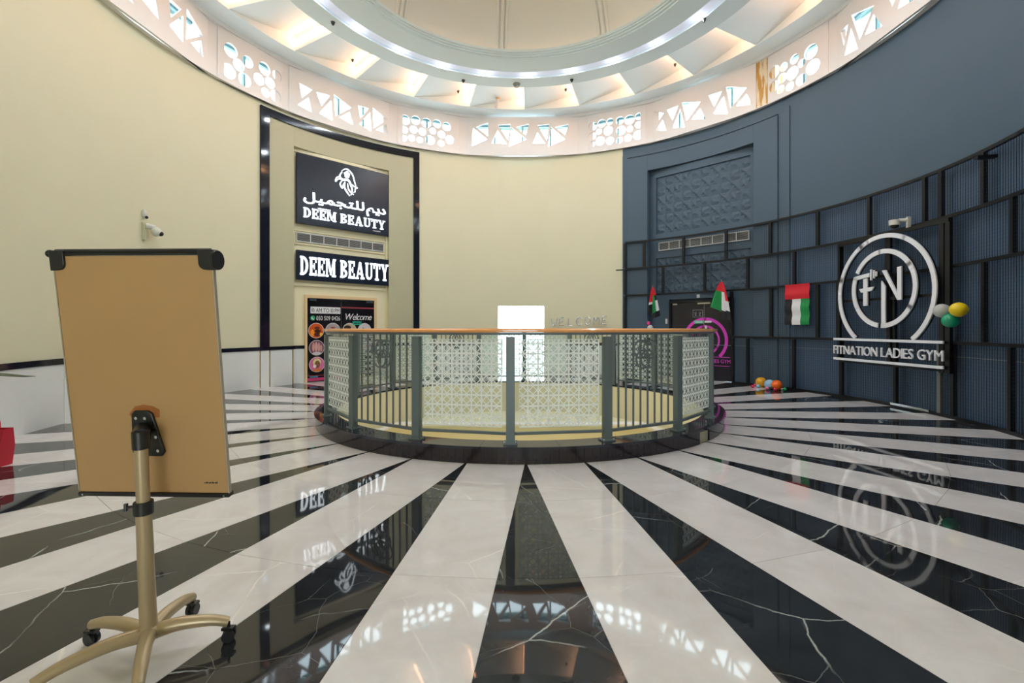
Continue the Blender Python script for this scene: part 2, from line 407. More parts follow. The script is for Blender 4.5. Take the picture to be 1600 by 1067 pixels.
# wainscot on the cream side
ws = thing('baseboard_left', (0, 0, 0), 'pale marble wainscot with black granite cap and brass strips', 'wainscot', kind='structure')
joints = [-2.55, -2.28, -2.0, -1.73, -1.49, -1.247, -1.106, -1.07, -.983]
for a, b in zip(joints, joints[1:]): MB().cbox(6.77, 6.80, a+.0006, b-.0006, 0, .87, .05).build('marble_panel', wains, ws)
for a, b in ((-.482, -.3), (-.3, -.115), (.12, .29), (.29, .462)): MB().cbox(6.77, 6.80, a+.0006, b-.0006, 0, .87, .05).build('marble_panel', wains, ws)
for a in (-1.106, -1.07, -.983, -1.247): MB().cbox(6.762, 6.80, a-.0016, a+.0016, 0, .87).build('brass_strip', gold, ws)
for a, b in ((-2.55, -.975), (-.60, -.115), (.12, .464)): MB().cbox(6.755, 6.80, a, b, .872, .955, .05).build('granite_cap', blackgran, ws)
MB().cbox(6.785, 6.80, .45, 2.5, .945, .958, .05).build('dado_line', mat('pale_blue_line', (120, 130, 140), .4), wr)

# ------------------------------------------------------------ left shopfront niche
FL = chord(6.95, -.975, -.59)
tr1 = thing('trim_1', P(6.8, -.78), 'polished black granite surround framing the beauty salon niche', 'frame', kind='structure')
MB().cbox(6.75, 6.80, -1.104, -1.072, .955, 6.60).build('granite_jamb', blackgran, tr1)
MB().cbox(6.75, 6.80, -.482, -.457, 0, 6.60).build('granite_jamb', blackgran, tr1)
MB().cbox(6.75, 6.80, -1.0718, -.4822, 6.42, 6.60).build('granite_lintel', blackgran, tr1)
tr2 = thing('trim_2', P(6.9, -.78), 'beige painted reveal around the salon signs', 'frame', kind='structure')
MB().cbox(6.785, 6.80, -1.0715, -.977, .955, 6.418).cbox(6.785, 6.80, -.588, -.4825, 0, 6.418).cbox(6.785, 6.80, -.9768, -.5882, 5.93, 6.418).build('beige_surround', beige, tr2)
MB().fbox(FL, -.03, FL.L+.03, 0, 5.93, -.12, 0).build('niche_board', palecream, tr2)
LL = FL.L
for z in (3.52, 3.86): MB().fbox(FL, .02, LL-.02, z, z+.03, .001, .03).build('cream_moulding', palecream, tr2)
MB().fbox(FL, .0, .06, 2.52, 5.92, .001, .05).fbox(FL, LL-.06, LL, 2.52, 5.92, .001, .05).fbox(FL, .061, LL-.061, 5.84, 5.92, .001, .05).fbox(FL, .061, LL-.061, 2.47, 2.54, .001, .05).build('cream_border', palecream, tr2)
MB().fbox(FL, .33, .385, 0, 2.25, .001, .06).fbox(FL, 2.24, 2.315, 0, 2.25, .001, .06).fbox(FL, .386, 2.239, 2.17, 2.25, .001, .06).build('tan_door_frame', mat('tan_frame', (226, 196, 150), .5), tr2)
MB().fbox(FL, 0, .328, 0, .87, .001, .02).fbox(FL, 2.317, LL, 0, .87, .001, .02).build('marble_panel', wains, tr2)
MB().fbox(FL, 0, .328, .872, .955, .001, .03).fbox(FL, 2.317, LL, .872, .955, .001, .03).build('granite_cap', blackgran, tr2)

def slab(letter):
    t = .2; s = .1; w = .78; L = []
    def bx(a, b, c, d): L.append([(a, c), (b, c), (b, d), (a, d)])
    if letter in 'DBE':
        bx(.07, .29, 0, 1); bx(0, .36, 0, s); bx(0, .36, 1-s, 1)
    if letter == 'E':
        bx(.2, .72, 0, .13); bx(.2, .72, .87, 1); bx(.2, .52, .44, .56); bx(.6, .72, .0, .3); bx(.6, .72, .7, 1); bx(.46, .55, .34, .66); w = .74
    if letter == 'D':
        n = 14; o = [(.25+.55*sin(pi*i/n), .5-.5*cos(pi*i/n)) for i in range(n+1)]; q = [(.25+.33*sin(pi*i/n), .5-.39*cos(pi*i/n)) for i in range(n+1)]
        for i in range(n): L.append([q[i], o[i], o[i+1], q[i+1]])
        w = .82
    if letter == 'B':
        for c, h, ex in ((.26, .26, .53), (.76, .24, .48)):
            n = 10; o = [(.25+ex*sin(pi*i/n), c-h*cos(pi*i/n)) for i in range(n+1)]; q = [(.25+(ex-.22)*sin(pi*i/n), c-(h-.11)*cos(pi*i/n)) for i in range(n+1)]
            for i in range(n): L.append([q[i], o[i], o[i+1], q[i+1]])
        w = .8
    if letter == 'M':
        bx(.07, .2, 0, 1); bx(.78, 1.0, 0, 1); bx(0, .3, 0, s); bx(.68, 1.1, 0, s); bx(0, .26, 1-s, 1); bx(.82, 1.1, 1-s, 1)
        L.append([(.12, 1), (.36, 1), (.64, .1), (.5, .1)]); L.append([(.5, .1), (.58, .1), (.92, 1), (.8, 1)]); w = 1.1
    if letter == 'A':
        L.append([(.1, 0), (.22, 0), (.5, .9), (.42, 1)]); L.append([(.42, 1), (.6, 1), (.95, 0), (.7, 0)]); bx(.22, .75, .26, .37); bx(0, .34, 0, s); bx(.58, 1.04, 0, s); w = 1.04
    if letter == 'U':
        bx(.07, .29, .25, 1); bx(.66, .8, .25, 1); bx(0, .37, 1-s, 1); bx(.56, .9, 1-s, 1)
        n = 10; o = [(.435-.365*cos(pi*i/n), .3-.3*sin(pi*i/n)) for i in range(n+1)]; q = [(.475-.19*cos(pi*i/n), .3-.18*sin(pi*i/n)) for i in range(n+1)]
        for i in range(n): L.append([o[i], o[i+1], q[i+1], q[i]])
        w = .9
    if letter == 'T':
        bx(.29, .51, 0, 1); bx(.17, .63, 0, s); bx(0, .8, .87, 1); bx(0, .11, .68, 1); bx(.69, .8, .68, 1); w = .8
    if letter == 'Y':
        bx(.36, .58, 0, .45); bx(.24, .7, 0, s); L.append([(.05, 1), (.3, 1), (.56, .4), (.38, .4)]); L.append([(.44, .4), (.56, .45), (.85, 1), (.7, 1)]); bx(0, .37, 1-s, 1); bx(.6, .94, 1-s, 1); w = .94
    return L, w
def slabtext(s, F, u0, u1, v0, h, w0, w1, parent, m):
    tot = 0; lay = []
    for ch in s:
        if ch == ' ': tot += .38; continue
        L, w = slab(ch); lay.append((L, tot)); tot += w+.11
    k = (u1-u0)/(tot-.11)
    for L, x in lay:
        mb = MB()
        for i, poly in enumerate(L): mb.prism(F, [(u0+(px+x)*k, v0+py*h) for px, py in poly], w0, w1+i*.0004)
        mb.build('letter', m, parent)

s1 = thing('salon_signboard', FL.p(1.41, 4.03, .1), 'large navy lit signboard with a woman\'s head, Arabic line and DEEM BEAUTY', 'sign')
MB().fbox(FL, .092, 2.71, 4.03, 5.80, .055, .14).build('sign_panel', signblue, s1, bevel=.006)
slabtext('DEEM BEAUTY', FL, .25, 2.52, 4.20, .25, .15, .165, s1, glow)
ar = text("\uFEDE\uFEF4\uFEE4\uFEA0\uFE98\uFEE0\uFEDF \uFEE2\uFEF3\uFEA9", FL, .25, 2.54, 4.635, .215, .15, .165, gap=-.03, space=.16, ref='H', off=.02)
for a in ar: a.build('arabic_letter', glow, s1)
tinyprint(FL, .62, .95, 4.475, 4.50, .141, .146, 12).build('small_caption', glow, s1)
tinyprint(FL, 2.15, 2.38, 4.12, 4.145, .141, .146, 8).build('small_caption', whitec, s1)
# woman's head emblem: flowing hair strokes, flower and profile
def stroke(pts, wid):
    L = []; R = []; n = len(pts)
    for i, (x, y) in enumerate(pts):
        a = pts[max(i-1, 0)]; b = pts[min(i+1, n-1)]; dx, dy = b[0]-a[0], b[1]-a[1]; l = math.hypot(dx, dy) or 1
        w = wid*(.35+.65*sin(pi*(i+.4)/(n-.2))); L.append((x-dy/l*w, y+dx/l*w)); R.append((x+dy/l*w, y-dx/l*w))
    return L+R[::-1]
def smooth(pts, n=6):
    out = []
    for i in range(len(pts)-1):
        p0 = pts[max(i-1, 0)]; p1 = pts[i]; p2 = pts[i+1]; p3 = pts[min(i+2, len(pts)-1)]
        for k in range(n):
            t = k/n; out.append(tuple(.5*((2*p1[j])+(-p0[j]+p2[j])*t+(2*p0[j]-5*p1[j]+4*p2[j]-p3[j])*t*t+(-p0[j]+3*p1[j]-3*p2[j]+p3[j])*t**3) for j in range(len(p1))))
    return out+[pts[-1]]
em = MB(); EU, EV, ES = 1.10, 4.98, .62
for k, (pts, wd) in enumerate([([(.25, .98), (.5, 1.12), (.78, .95), (.9, .65), (.98, .42)], .05), ([(.28, .95), (.16, .75), (.3, .62), (.55, .66), (.7, .5), (.78, .25), (.72, .02)], .085),
        ([(.2, .72), (.02, .66), (-.04, .48), (.08, .6), (.24, .62)], .05), ([(.3, .6), (.18, .42), (.28, .26), (.34, .4), (.42, .55)], .055), ([(.42, .52), (.4, .3), (.52, .12), (.66, -.02)], .06),
        ([(.55, .5), (.58, .3), (.68, .16), (.86, .06)], .05), ([(.78, .5), (.9, .42), (1.04, .4), (.94, .34), (.92, .2), (.84, .16)], .04)]):
    wd *= .55; sm = smooth(pts); st = stroke(sm, wd); n = len(sm)
    for i in range(n-1):
        q = [st[i], st[i+1], st[2*n-2-i], st[2*n-1-i]]
        em.prism(FL, [(EU+x*ES*.9, EV+y*ES) for x, y in q], .15, .164+k*.0006)
em.build('emblem_hair', glow, s1)
fl = MB()
for k in range(5):
    a = 2*pi*k/5+.3; fl.prism(FL, [(EU+(.52+.09*cos(a)+x)*ES*.9, EV+(.88+.09*sin(a)+y)*ES) for x, y in circle(0, 0, .065, 10)], .15, .164+k*.0005)
fl.build('emblem_flower', glow, s1)

s2 = thing('salon_name_sign', FL.p(1.4, 2.6, .1), 'narrow navy lit sign above salon door reading DEEM BEAUTY in large letters', 'sign')
MB().fbox(FL, .092, 2.71, 2.61, 3.36, .055, .14).build('sign_panel', signblue, s2, bevel=.006)
slabtext('DEEM BEAUTY', FL, .17, 2.62, 2.74, .47, .15, .165, s2, glow)

def grille(name, F, u0, u1, z0, z1, n, label, w=.03):
    t = thing(name, F.p((u0+u1)/2, z0, w), label, 'air vent')
    fm = mat('vent_white_metal', (205, 206, 205), .4); sm = mat('vent_slat_metal', (168, 168, 166), .4)
    MB().fbox(F, u0, u1, z0, z1, .002, w*.5).build('duct_shade_plate', mat('vent_shade_tone', (50, 48, 46), .8), t)  # solid dark plate, its colour stands in for shade behind the slats
    b = .022
    mb = MB().fbox(F, u0, u1, z0, z0+b, w*.5+.001, w+.01).fbox(F, u0, u1, z1-b, z1, w*.5+.001, w+.01)
    for i in range(n+1):
        c = u0+b/2+(u1-u0-b)*i/n; mb.fbox(F, c-b/2, c+b/2, z0+b, z1-b, w*.5+.001, w+.01)
    mb.build('vent_frame', fm, t)
    for i in range(n):
        a = u0+b+(u1-u0-b)*i/n; e = u0+(u1-u0-b)*(i+1)/n; m2 = MB()
        for k in range(8):
            z = z0+b+(z1-z0-2*b)*(k+.5)/8; m2.fbox(F, a, e, z-.004, z+.004, w*.6, w+.003)
        m2.build('vent_slats', sm, t)
    return t
grille('air_vent', FL, .12, 2.55, 3.585, 3.825, 7, 'long white slatted air vent between the two lit salon signs')

# salon door with printed panels
dl = thing('door_1', FL.p(1.3, 0, .03), 'glass salon door covered in black printed posters with round pictures', 'door', kind='structure')
pr = mat('black_print', (20, 18, 24), .15); 
lf1 = MB().fbox(FL, .388, 1.276, .01, 2.165, .01, .04).build('door_leaf', pr, dl); lf2 = MB().fbox(FL, 1.286, 2.238, .01, 2.165, .01, .04).build('door_leaf', pr, dl)
MB().fbox(FL, 1.277, 1.285, .01, 2.16, .012, .043).build('edge_strip', chrome, dl)
MB().fbox(FL, .45, .62, 2.10, 2.15, .041, .055).build('patch_fitting', chrome, dl); MB().fbox(FL, 1.12, 1.45, 2.11, 2.15, .044, .056).build('patch_fitting', blackp, dl); MB().fbox(FL, 2.0, 2.2, 2.10, 2.15, .041, .055).build('patch_fitting', chrome, dl)
MB().fbox(FL, .47, 1.26, 1.775, 1.95, .041, .044).build('hours_label', mat('label_white', (225, 225, 228), .4), lf1)
joined(text('10 AM TO 10 PM', FL, .50, 1.23, 1.81, .10, .045, .047)).build('hours_text', blackc, lf1)
joined(text('050 509 0426', FL, .62, 1.25, 1.60, .11, .042, .045)).build('phone_text', whitec, lf1)
MB().prism(FL, circle(.53, 1.655, .062, 24), .042, .045).build('phone_badge', mat('badge_green', (30, 160, 110), .4), lf1)
ph = smooth([(.50, 1.685), (.51, 1.65), (.54, 1.625), (.56, 1.625)], 4); st = stroke(ph, .012); n = len(ph); mb = MB()
for i in range(n-1): mb.prism(FL, [st[i], st[i+1], st[2*n-2-i], st[2*n-1-i]], .046, .048)
mb.build('phone_symbol', whitec, lf1)
joined(text('Welcome', FL, 1.36, 2.15, 1.62, .17, .042, .045, gap=.03, shear=.25)).build('welcome_text', whitec, lf2)
MB().fbox(FL, 1.60, 1.86, 1.48, 1.58, .042, .045).build('small_label', mat('label_teal', (30, 170, 140), .4), lf2)
tinyprint(FL, 1.64, 1.83, 1.51, 1.55, .046, .048, 6).build('small_label_text', blackc, lf2)
rim = mat('picture_rim', (215, 205, 205), .4)
def pic(u, v, r, bgc, shapes, leaf):
    f = MB().prism(FL, circle(u, v, r, 32), .042, .044).build('picture_rim', rim, leaf)
    MB().prism(FL, circle(u, v, r*.93, 32), .0445, .046).build('picture_print', mat('print_%d_%d_%d' % bgc, bgc, .4), leaf)
    for i, (col, poly) in enumerate(shapes):
        MB().prism(FL, [(u+x*r, v+y*r) for x, y in poly], .0462, .047+i*.0004).build('picture_print', mat('print_%d_%d_%d' % col, col, .4), leaf)
def el(x, y, a, b, n=20): return [(x+a*cos(2*pi*i/n), y+b*sin(2*pi*i/n)) for i in range(n)]
R0 = .2
pic(.615, 1.33, R0, (210, 84, 20), [((250, 150, 40), el(-.5, -.3, .25, .45)), ((90, 30, 14), el(.15, -.5, .45, .25)), ((60, 24, 14), el(.18, -.05, .4, .22)), ((110, 44, 22), el(.1, .35, .35, .18)), ((255, 190, 60), el(.62, -.5, .18, .22))], lf1)
pic(1.055, 1.335, R0, (170, 160, 165), [((215, 190, 185), el(0, -.1, .6, .55)), ((150, 60, 60), el(0, .35, .35, .12))], lf1)
pic(.63, .885, R0, (120, 82, 100), [((214, 160, 150), el(-.42, .1, .16, .6)), ((222, 168, 158), el(-.08, .12, .16, .66)), ((214, 160, 150), el(.26, .06, .16, .62)), ((205, 150, 142), el(.56, -.08, .14, .48)), ((215, 205, 215), el(0, -.72, .55, .2))], lf1)
pic(.635, .45, R0, (214, 110, 160), [((226, 222, 150), el(0, .28, .5, .5)), ((150, 96, 70), el(.05, .02, .36, .5)), ((215, 120, 60), el(.02, -.72, .6, .2)), ((235, 230, 225), el(-.3, -.2, .2, .22)), ((70, 30, 30), el(.1, -.22, .12, .05)), ((50, 26, 26), el(-.08, .12, .07, .04)), ((50, 26, 26), el(.22, .12, .07, .04))], lf1)
pic(1.515, 1.335, R0, (190, 180, 150), [((60, 40, 40), el(-.3, .4, .5, .28)), ((160, 90, 70), el(-.5, -.1, .25, .4))], lf2)
pic(1.95, 1.335, R0, (205, 200, 205), [((120, 100, 110), el(-.2, .0, .12, .4)), ((120, 100, 110), el(.25, -.05, .2, .1))], lf2)
pic(1.55, .9, R0, (180, 150, 140), [((90, 50, 50), el(.1, .2, .4, .3))], lf2); pic(1.97, .9, R0, (150, 130, 160), [((220, 190, 180), el(0, -.1, .4, .5))], lf2)
MB().fbox(FL, .39, 1.27, .155, .175, .042, .044).build('wine_stripe', mat('wine_print', (150, 60, 70), .3), lf1)
MB().fbox(FL, .39, 1.27, .03, .11, .042, .044).build('magenta_stripe', mat('magenta_print', (190, 60, 110), .3), lf1)
MB().fbox(FL, .45, .66, .12, .15, .0445, .046).build('cyan_label', mat('cyan_print', (30, 140, 170), .3), lf1)
MB().fbox(FL, 1.29, 2.23, 1.93, 1.97, .042, .044).build('wine_stripe', mat('wine_print', (150, 60, 70), .3), lf2)

# ------------------------------------------------------------ right gym front
FR = chord(6.95, .577, 1.01); RL = FR.L
tr3 = thing('trim_3', P(6.8, .8), 'stepped slate blue surround around the gym entrance bay', 'frame', kind='structure')
MB().cbox(6.77, 6.80, .465, .486, 0, 6.48).cbox(6.77, 6.80, .486, 1.14, 6.40, 6.48).cbox(6.77, 6.80, 1.10, 1.14, 0, 6.40).build('outer_step', navy, tr3)
MB().cbox(6.735, 6.80, .4862, .575, 0, 6.36).cbox(6.735, 6.80, 1.01, 1.0998, 0, 6.36).cbox(6.735, 6.80, .5752, 1.0098, 5.93, 6.36).build('inner_step', navy, tr3)
MB().fbox(FR, -.03, RL+.03, 2.2, 5.93, -.12, -.05).fbox(FR, -.03, .60, 0, 2.2, -.12, 0).fbox(FR, 2.40, RL+.03, 0, 2.2, -.12, 0).build('bay_board', navy, tr3)
MB().fbox(FR, 0, .19, 2.2, 5.92, -.05, 0).fbox(FR, 2.80, RL, 2.2, 5.92, -.05, 0).fbox(FR, .191, 2.799, 5.72, 5.92, -.05, 0).fbox(FR, .191, 2.799, 3.40, 4.10, -.05, 0).fbox(FR, .191, 2.799, 2.2, 2.37, -.05, 0).build('bay_border', navy, tr3)
def relief(kind):
    bm = MB(); n = 4; rnd = random.Random(kind*13+5)
    hs = {}
    for i in range(n+1):
        for j in range(n+1):
            e = i in (0, n) or j in (0, n)
            hs[i, j] = .002 if e else .004+rnd.random()*.022
    hs[1+kind % 2, 2] = .036; hs[3, 1+kind % 3] = .03
    for i in range(n+1):
        for j in range(n+1):
            x = (i/n-.5)*.254; y = (j/n-.5)*.264
            if 0 < i < n: x += (rnd.random()-.5)*.03
            if 0 < j < n: y += (rnd.random()-.5)*.03
            bm.v.append(Vector((x, y, hs[i, j])))
    for i in range(n):
        for j in range(n):
            a = i*(n+1)+j; q = (a, a+n+1, a+n+2, a+1)
            bm.f += [(q[0], q[1], q[2]), (q[0], q[2], q[3])] if (i+j+kind) % 2 else [(q[0], q[1], q[3]), (q[1], q[2], q[3])]
    me = bpy.data.meshes.new('relief_tile'); me.from_pydata([tuple(v) for v in bm.v], [], bm.f); me.materials.append(navy)
    for p in me.polygons: p.use_smooth = False
    return me
rel = [relief(k) for k in range(4)]
for (z0, rows) in ((4.11, 6), (2.375, 4)):
    hgt = (5.72-4.10)/6 if rows == 6 else (3.40-2.37)/4
    for i in range(10):
        for j in range(rows):
            M = FR.M(.195+.2605*(i+.5), z0+hgt*(j+.5)-.005, -.049, rot=pi*((i+j) % 2)) @ Matrix.Diagonal((1.02, hgt/.266, 1, 1))
            link('relief_tile', rel[(i*3+j) % 4], tr3, M)
grille('air_vent', FR, .29, 2.78, 3.60, 3.84, 8, 'long white slatted air vent above the gym doors behind the mesh', .03)
dr = thing('door_2', FR.p(1.5, 0, .02), 'black gym double door with large pink ring logo and lettering', 'door', kind='structure')
doorb = mat('black_glossy_door', (34, 32, 40), .18); pink = mat('pink_vinyl', (216, 60, 196), .4, emit=(216, 60, 196), es=0)
MB().fbox(FR, .60, .66, 0, 2.15, -.1, .02).fbox(FR, 2.34, 2.40, 0, 2.15, -.1, .02).fbox(FR, .661, 2.339, 2.09, 2.15, -.1, .02).build('door_frame', blacksteel, dr)
g1 = MB().fbox(FR, .665, 1.592, .01, 2.085, -.06, -.03).build('door_leaf', doorb, dr); g2 = MB().fbox(FR, 1.60, 2.335, .01, 2.085, -.06, -.03).build('door_leaf', doorb, dr)
MB().fbox(FR, 1.593, 1.599, .01, 2.08, -.058, -.026).build('edge_strip', chrome, dr)
for a, b in ((.70, .83), (1.42, 1.77), (2.22, 2.33)): MB().fbox(FR, a, b, 2.04, 2.085, -.029, -.01).build('patch_fitting', mat('pale_fitting', (190, 184, 164), .4), dr)
cx, cz = 1.62, 1.07
def arcband(F, cx, cz, r0, r1, a0, a1, w0, w1, n=40):
    mb = MB()
    for i in range(n):
        a, b = a0+(a1-a0)*i/n, a0+(a1-a0)*(i+1)/n
        mb.prism(F, [(cx+r0*cos(a), cz+r0*sin(a)), (cx+r1*cos(a), cz+r1*sin(a)), (cx+r1*cos(b), cz+r1*sin(b)), (cx+r0*cos(b), cz+r0*sin(b))], w0, w1)
    return mb
arcband(FR, cx, cz, .53, .61, radians(-47), radians(227), -.029, -.026).build('pink_ring', pink, g2)
arcband(FR, cx, cz, .35, .40, radians(-80), radians(165), -.029, -.026).build('pink_ring', pink, g2)
for z in (.40, .63): MB().fbox(FR, .98, 2.27, z, z+.012, -.029, -.026).build('pink_line', pink, g2)
joined(text('FITNATION LADIES GYM', FR, .96, 2.29, .48, .095, -.029, -.026)).build('pink_lettering', pink, g2)
MB().prism(FR, [(1.43, 1.27), (1.47, 1.27), (1.47, .9), (1.43, .9)], -.029, -.026).prism(FR, [(1.41, 1.25), (1.52, 1.25), (1.52, 1.22), (1.41, 1.22)], -.029, -.0262).prism(FR, [(1.66, 1.3), (1.70, 1.3), (1.84, .98), (1.80, .96)], -.029, -.026).prism(FR, [(1.80, 1.3), (1.84, 1.3), (1.84, .96), (1.80, .96)], -.029, -.0262).build('pink_letters', pink, g2)
MB().fbox(FR, 1.285, 1.555, 1.69, 1.70, -.029, -.026).fbox(FR, 1.285, 1.555, 1.88, 1.89, -.029, -.026).fbox(FR, 1.285, 1.293, 1.70, 1.88, -.029, -.026).fbox(FR, 1.547, 1.555, 1.70, 1.88, -.029, -.026).build('notice_outline', mat('grey_vinyl', (140, 140, 148), .5), g1)
for u in (1.36, 1.48): arcband(FR, u, 1.80, .016, .028, 0, 2*pi, -.029, -.026, 16).build('notice_symbol', mat('grey_vinyl', (140, 140, 148), .5), g1); MB().prism(FR, [(u-.03, 1.73), (u+.03, 1.73), (u, 1.77)], -.029, -.026).build('notice_symbol', MATS['grey_vinyl'], g1)
MB().fbox(FR, 1.32, 1.585, 1.52, 1.60, -.029, -.024).build('green_label', mat('green_label', (90, 190, 150), .4), g1)
tinyprint(FR, 1.36, 1.55, 1.545, 1.575, -.0235, -.022, 6).build('label_text', whitec, g1)
MB().fbox(FR, 1.61, 1.80, 1.54, 1.59, -.029, -.024).build('white_label', mat('label_white', (225, 225, 228), .4), g2)
MB().fbox(FR, 1.635, 1.68, 1.30, 1.46, -.029, -.0).build('door_handle', mat('label_white', (225, 225, 228), .4), g2)
tag(MB().fbox(FR, 1.42, 1.50, 2.215, 2.30, .001, .03).build('door_sensor', mat('label_white', (225, 225, 228), .4), None, FR.p(1.46, 2.2, 0)), 'small white square sensor above the gym doors', 'sensor')
tag(MB().fbox(FR, .50, .55, 1.52, 1.66, .001, .03).build('access_button', mat('label_white', (225, 225, 228), .4), None, FR.p(.52, 1.5, 0)), 'small white access button left of the gym doors', 'switch')

# ------------------------------------------------------------ back doorway
bd = thing('door_3', (0.03, 6.9, 0), 'bright glass back doorway opposite the viewer with metal clips', 'door', kind='structure')
FB = chord(7.0, -.098, .107)
MB().fbox(FB, .02, .70, .02, 2.05, .0, .012).build('glass_leaf', winglass, bd); MB().fbox(FB, .72, FB.L-.02, .02, 2.05, .0, .012).build('glass_leaf', winglass, bd)
for a in (.42, 1.24): MB().fbox(FB, a, a+.13, 2.02, 2.05, .013, .03).build('patch_fitting', chrome, bd)
MB().box((-.9, 8.4, 1.1), (.25, 2.3, 2.4)).box((1.0, 8.4, 1.1), (.25, 2.3, 2.4)).box((.05, 8.4, 2.35), (2.2, 2.3, .3)).build('passage_lining', white, bd)

# ------------------------------------------------------------ clerestory
PAT = dict(
 TC=[[(0.054, 7.55), (0.183, 7.19), (0.03, 6.96)], [(0.079, 7.57), (0.188, 7.7), (0.188, 7.29)], [(0.276, 7.48), (0.218, 7.07), (0.359, 7.04)], [(0.278, 7.63), (0.391, 7.66), (0.37, 7.16)], [(0.399, 7.57), (0.538, 7.18), (0.376, 6.96)], [(0.44, 7.56), (0.558, 7.66), (0.53, 7.31)], [(0.634, 7.41), (0.592, 7.06), (0.708, 7.05)], [(0.636, 7.61), (0.74, 7.65), (0.719, 7.15)], [(0.757, 7.57), (0.888, 7.18), (0.729, 6.95)], [(0.792, 7.56), (0.915, 7.64), (0.884, 7.31)]],
 TL=[[(0.088, 7.53), (0.209, 7.47), (0.114, 7.18)], [(0.075, 6.97), (0.176, 7.26), (0.202, 6.89)], [(0.242, 7.46), (0.378, 7.49), (0.293, 7.13)], [(0.271, 6.93), (0.387, 7.38), (0.401, 6.84)], [(0.408, 7.56), (0.589, 7.36), (0.425, 6.99)], [(0.464, 6.99), (0.573, 7.24), (0.606, 6.9)], [(0.654, 7.49), (0.776, 7.51), (0.68, 7.14)], [(0.669, 6.98), (0.789, 7.42), (0.803, 6.88)], [(0.812, 7.57), (0.988, 7.38), (0.825, 7.0)], [(0.849, 6.97), (0.965, 7.23), (0.985, 6.96)]],
 TR=[[(0.015, 7.61), (0.123, 7.45), (0.032, 7.18)], [(0.109, 7.29), (0.148, 6.93), (0.03, 7.03)], [(0.152, 7.51), (0.28, 7.52), (0.214, 7.15)], [(0.299, 7.41), (0.344, 6.86), (0.211, 6.95)], [(0.312, 7.57), (0.505, 7.4), (0.361, 7.01)], [(0.496, 7.25), (0.551, 6.9), (0.406, 7.01)], [(0.574, 7.5), (0.706, 7.48), (0.631, 7.14)], [(0.72, 7.36), (0.758, 6.85), (0.623, 6.97)], [(0.739, 7.56), (0.925, 7.35), (0.779, 6.96)], [(0.92, 7.21), (0.968, 6.88), (0.822, 6.98)]],
 TRR=[[(0.03, 7.45), (0.105, 7.48), (0.062, 7.09)], [(0.13, 7.36), (0.192, 6.83), (0.067, 6.89)], [(0.13, 7.6), (0.327, 7.41), (0.207, 6.97)], [(0.324, 7.26), (0.393, 6.9), (0.251, 6.98)], [(.42, 7.5), (.55, 7.55), (.47, 7.1)], [(0.566, 7.35), (0.636, 6.92), (0.507, 6.98)], [(.58, 7.62), (.76, 7.45), (.66, 7.0)], [(.75, 7.3), (.83, 6.9), (.69, 6.95)], [(.8, 7.6), (.95, 7.5), (.87, 7.05)]],
 TLL=[[(.05, 7.5), (.15, 7.1), (.06, 6.95)], [(.1, 7.6), (.25, 7.5), (.2, 7.1)], [(.26, 7.0), (.32, 7.45), (.4, 6.95)], [(0.459, 7.15), (0.556, 7.37), (0.579, 7.02)], [(0.66, 7.59), (0.763, 7.57), (0.674, 7.24)], [(0.66, 7.08), (0.778, 7.49), (0.775, 6.95)], [(0.806, 7.69), (0.959, 7.41), (0.801, 7.06)], [(0.841, 7.07), (0.939, 7.29), (0.962, 6.95)]],
 CLL=[(0.186, 7.47, 0.153), (0.3, 7.24, 0.134), (0.155, 7.0, 0.163), (0.435, 7.42, 0.13), (0.389, 6.98, 0.15), (0.702, 7.47, 0.15), (0.61, 7.16, 0.134), (0.791, 7.21, 0.13), (0.91, 7.47, 0.125), (0.719, 6.93, 0.11), (0.889, 6.96, 0.15)],
 CL=[(0.119, 7.48, 0.147), (0.286, 7.52, 0.133), (0.459, 7.5, 0.145), (0.633, 7.53, 0.125), (0.793, 7.49, 0.133), (0.109, 7.19, 0.11), (0.254, 7.24, 0.114), (0.393, 7.22, 0.115), (0.563, 7.29, 0.1), (0.707, 7.23, 0.117), (0.099, 6.94, 0.1), (0.223, 6.98, 0.1), (0.352, 6.96, 0.095), (0.522, 7.01, 0.143), (0.847, 7.11, 0.134), (0.701, 6.96, 0.1)],
 CR=[(0.091, 7.51, 0.135), (0.251, 7.55, 0.125), (0.396, 7.56, 0.1), (0.567, 7.54, 0.118), (0.73, 7.51, 0.145), (0.883, 7.56, 0.105), (0.084, 7.22, 0.12), (0.203, 7.32, 0.09), (0.365, 7.3, 0.14), (0.588, 7.24, 0.14), (0.736, 7.24, 0.095), (0.879, 7.32, 0.105), (0.08, 6.97, 0.095), (0.224, 7.03, 0.14), (0.396, 6.99, 0.12), (0.563, 6.96, 0.1), (0.704, 6.98, 0.11), (0.872, 7.02, 0.14)],
 CRR=[(0.12, 7.42, 0.149), (0.289, 7.42, 0.1), (0.468, 7.46, 0.107), (0.736, 7.42, 0.155), (0.259, 7.18, 0.115), (0.434, 7.17, 0.15), (0.591, 7.28, 0.09), (0.768, 7.07, 0.16), (0.11, 7.09, 0.133), (0.234, 6.94, 0.1), (0.391, 6.9, 0.105), (0.58, 6.92, 0.128)])
panels = [(-.2415, .265, 'TC'), (-.552, -.279, 'CL'), (.308, .566, 'CR'), (-.996, -.588, 'TL'), (.597, 1.015, 'TR'), (-1.255, -1.022, 'CLL'), (1.06, 1.275, 'CRR'), (-1.73, -1.29, 'TLL'), (1.307, 1.74, 'TRR')]
a = 1.78
for k, kd in enumerate(('CRR', 'TR', 'CL', 'TC', 'CR', 'TL', 'CLL')):
    w = .27 if kd[0] == 'C' else .46
    panels.append((a, a+w, kd)); a += w+.04
ZB, ZP, ZC = 6.76, 7.86, 7.95
import itertools
cl = thing('trim_4', (0, 0, 6.7), 'white clerestory band of piers between the cut-out window screens', 'trim', kind='structure')
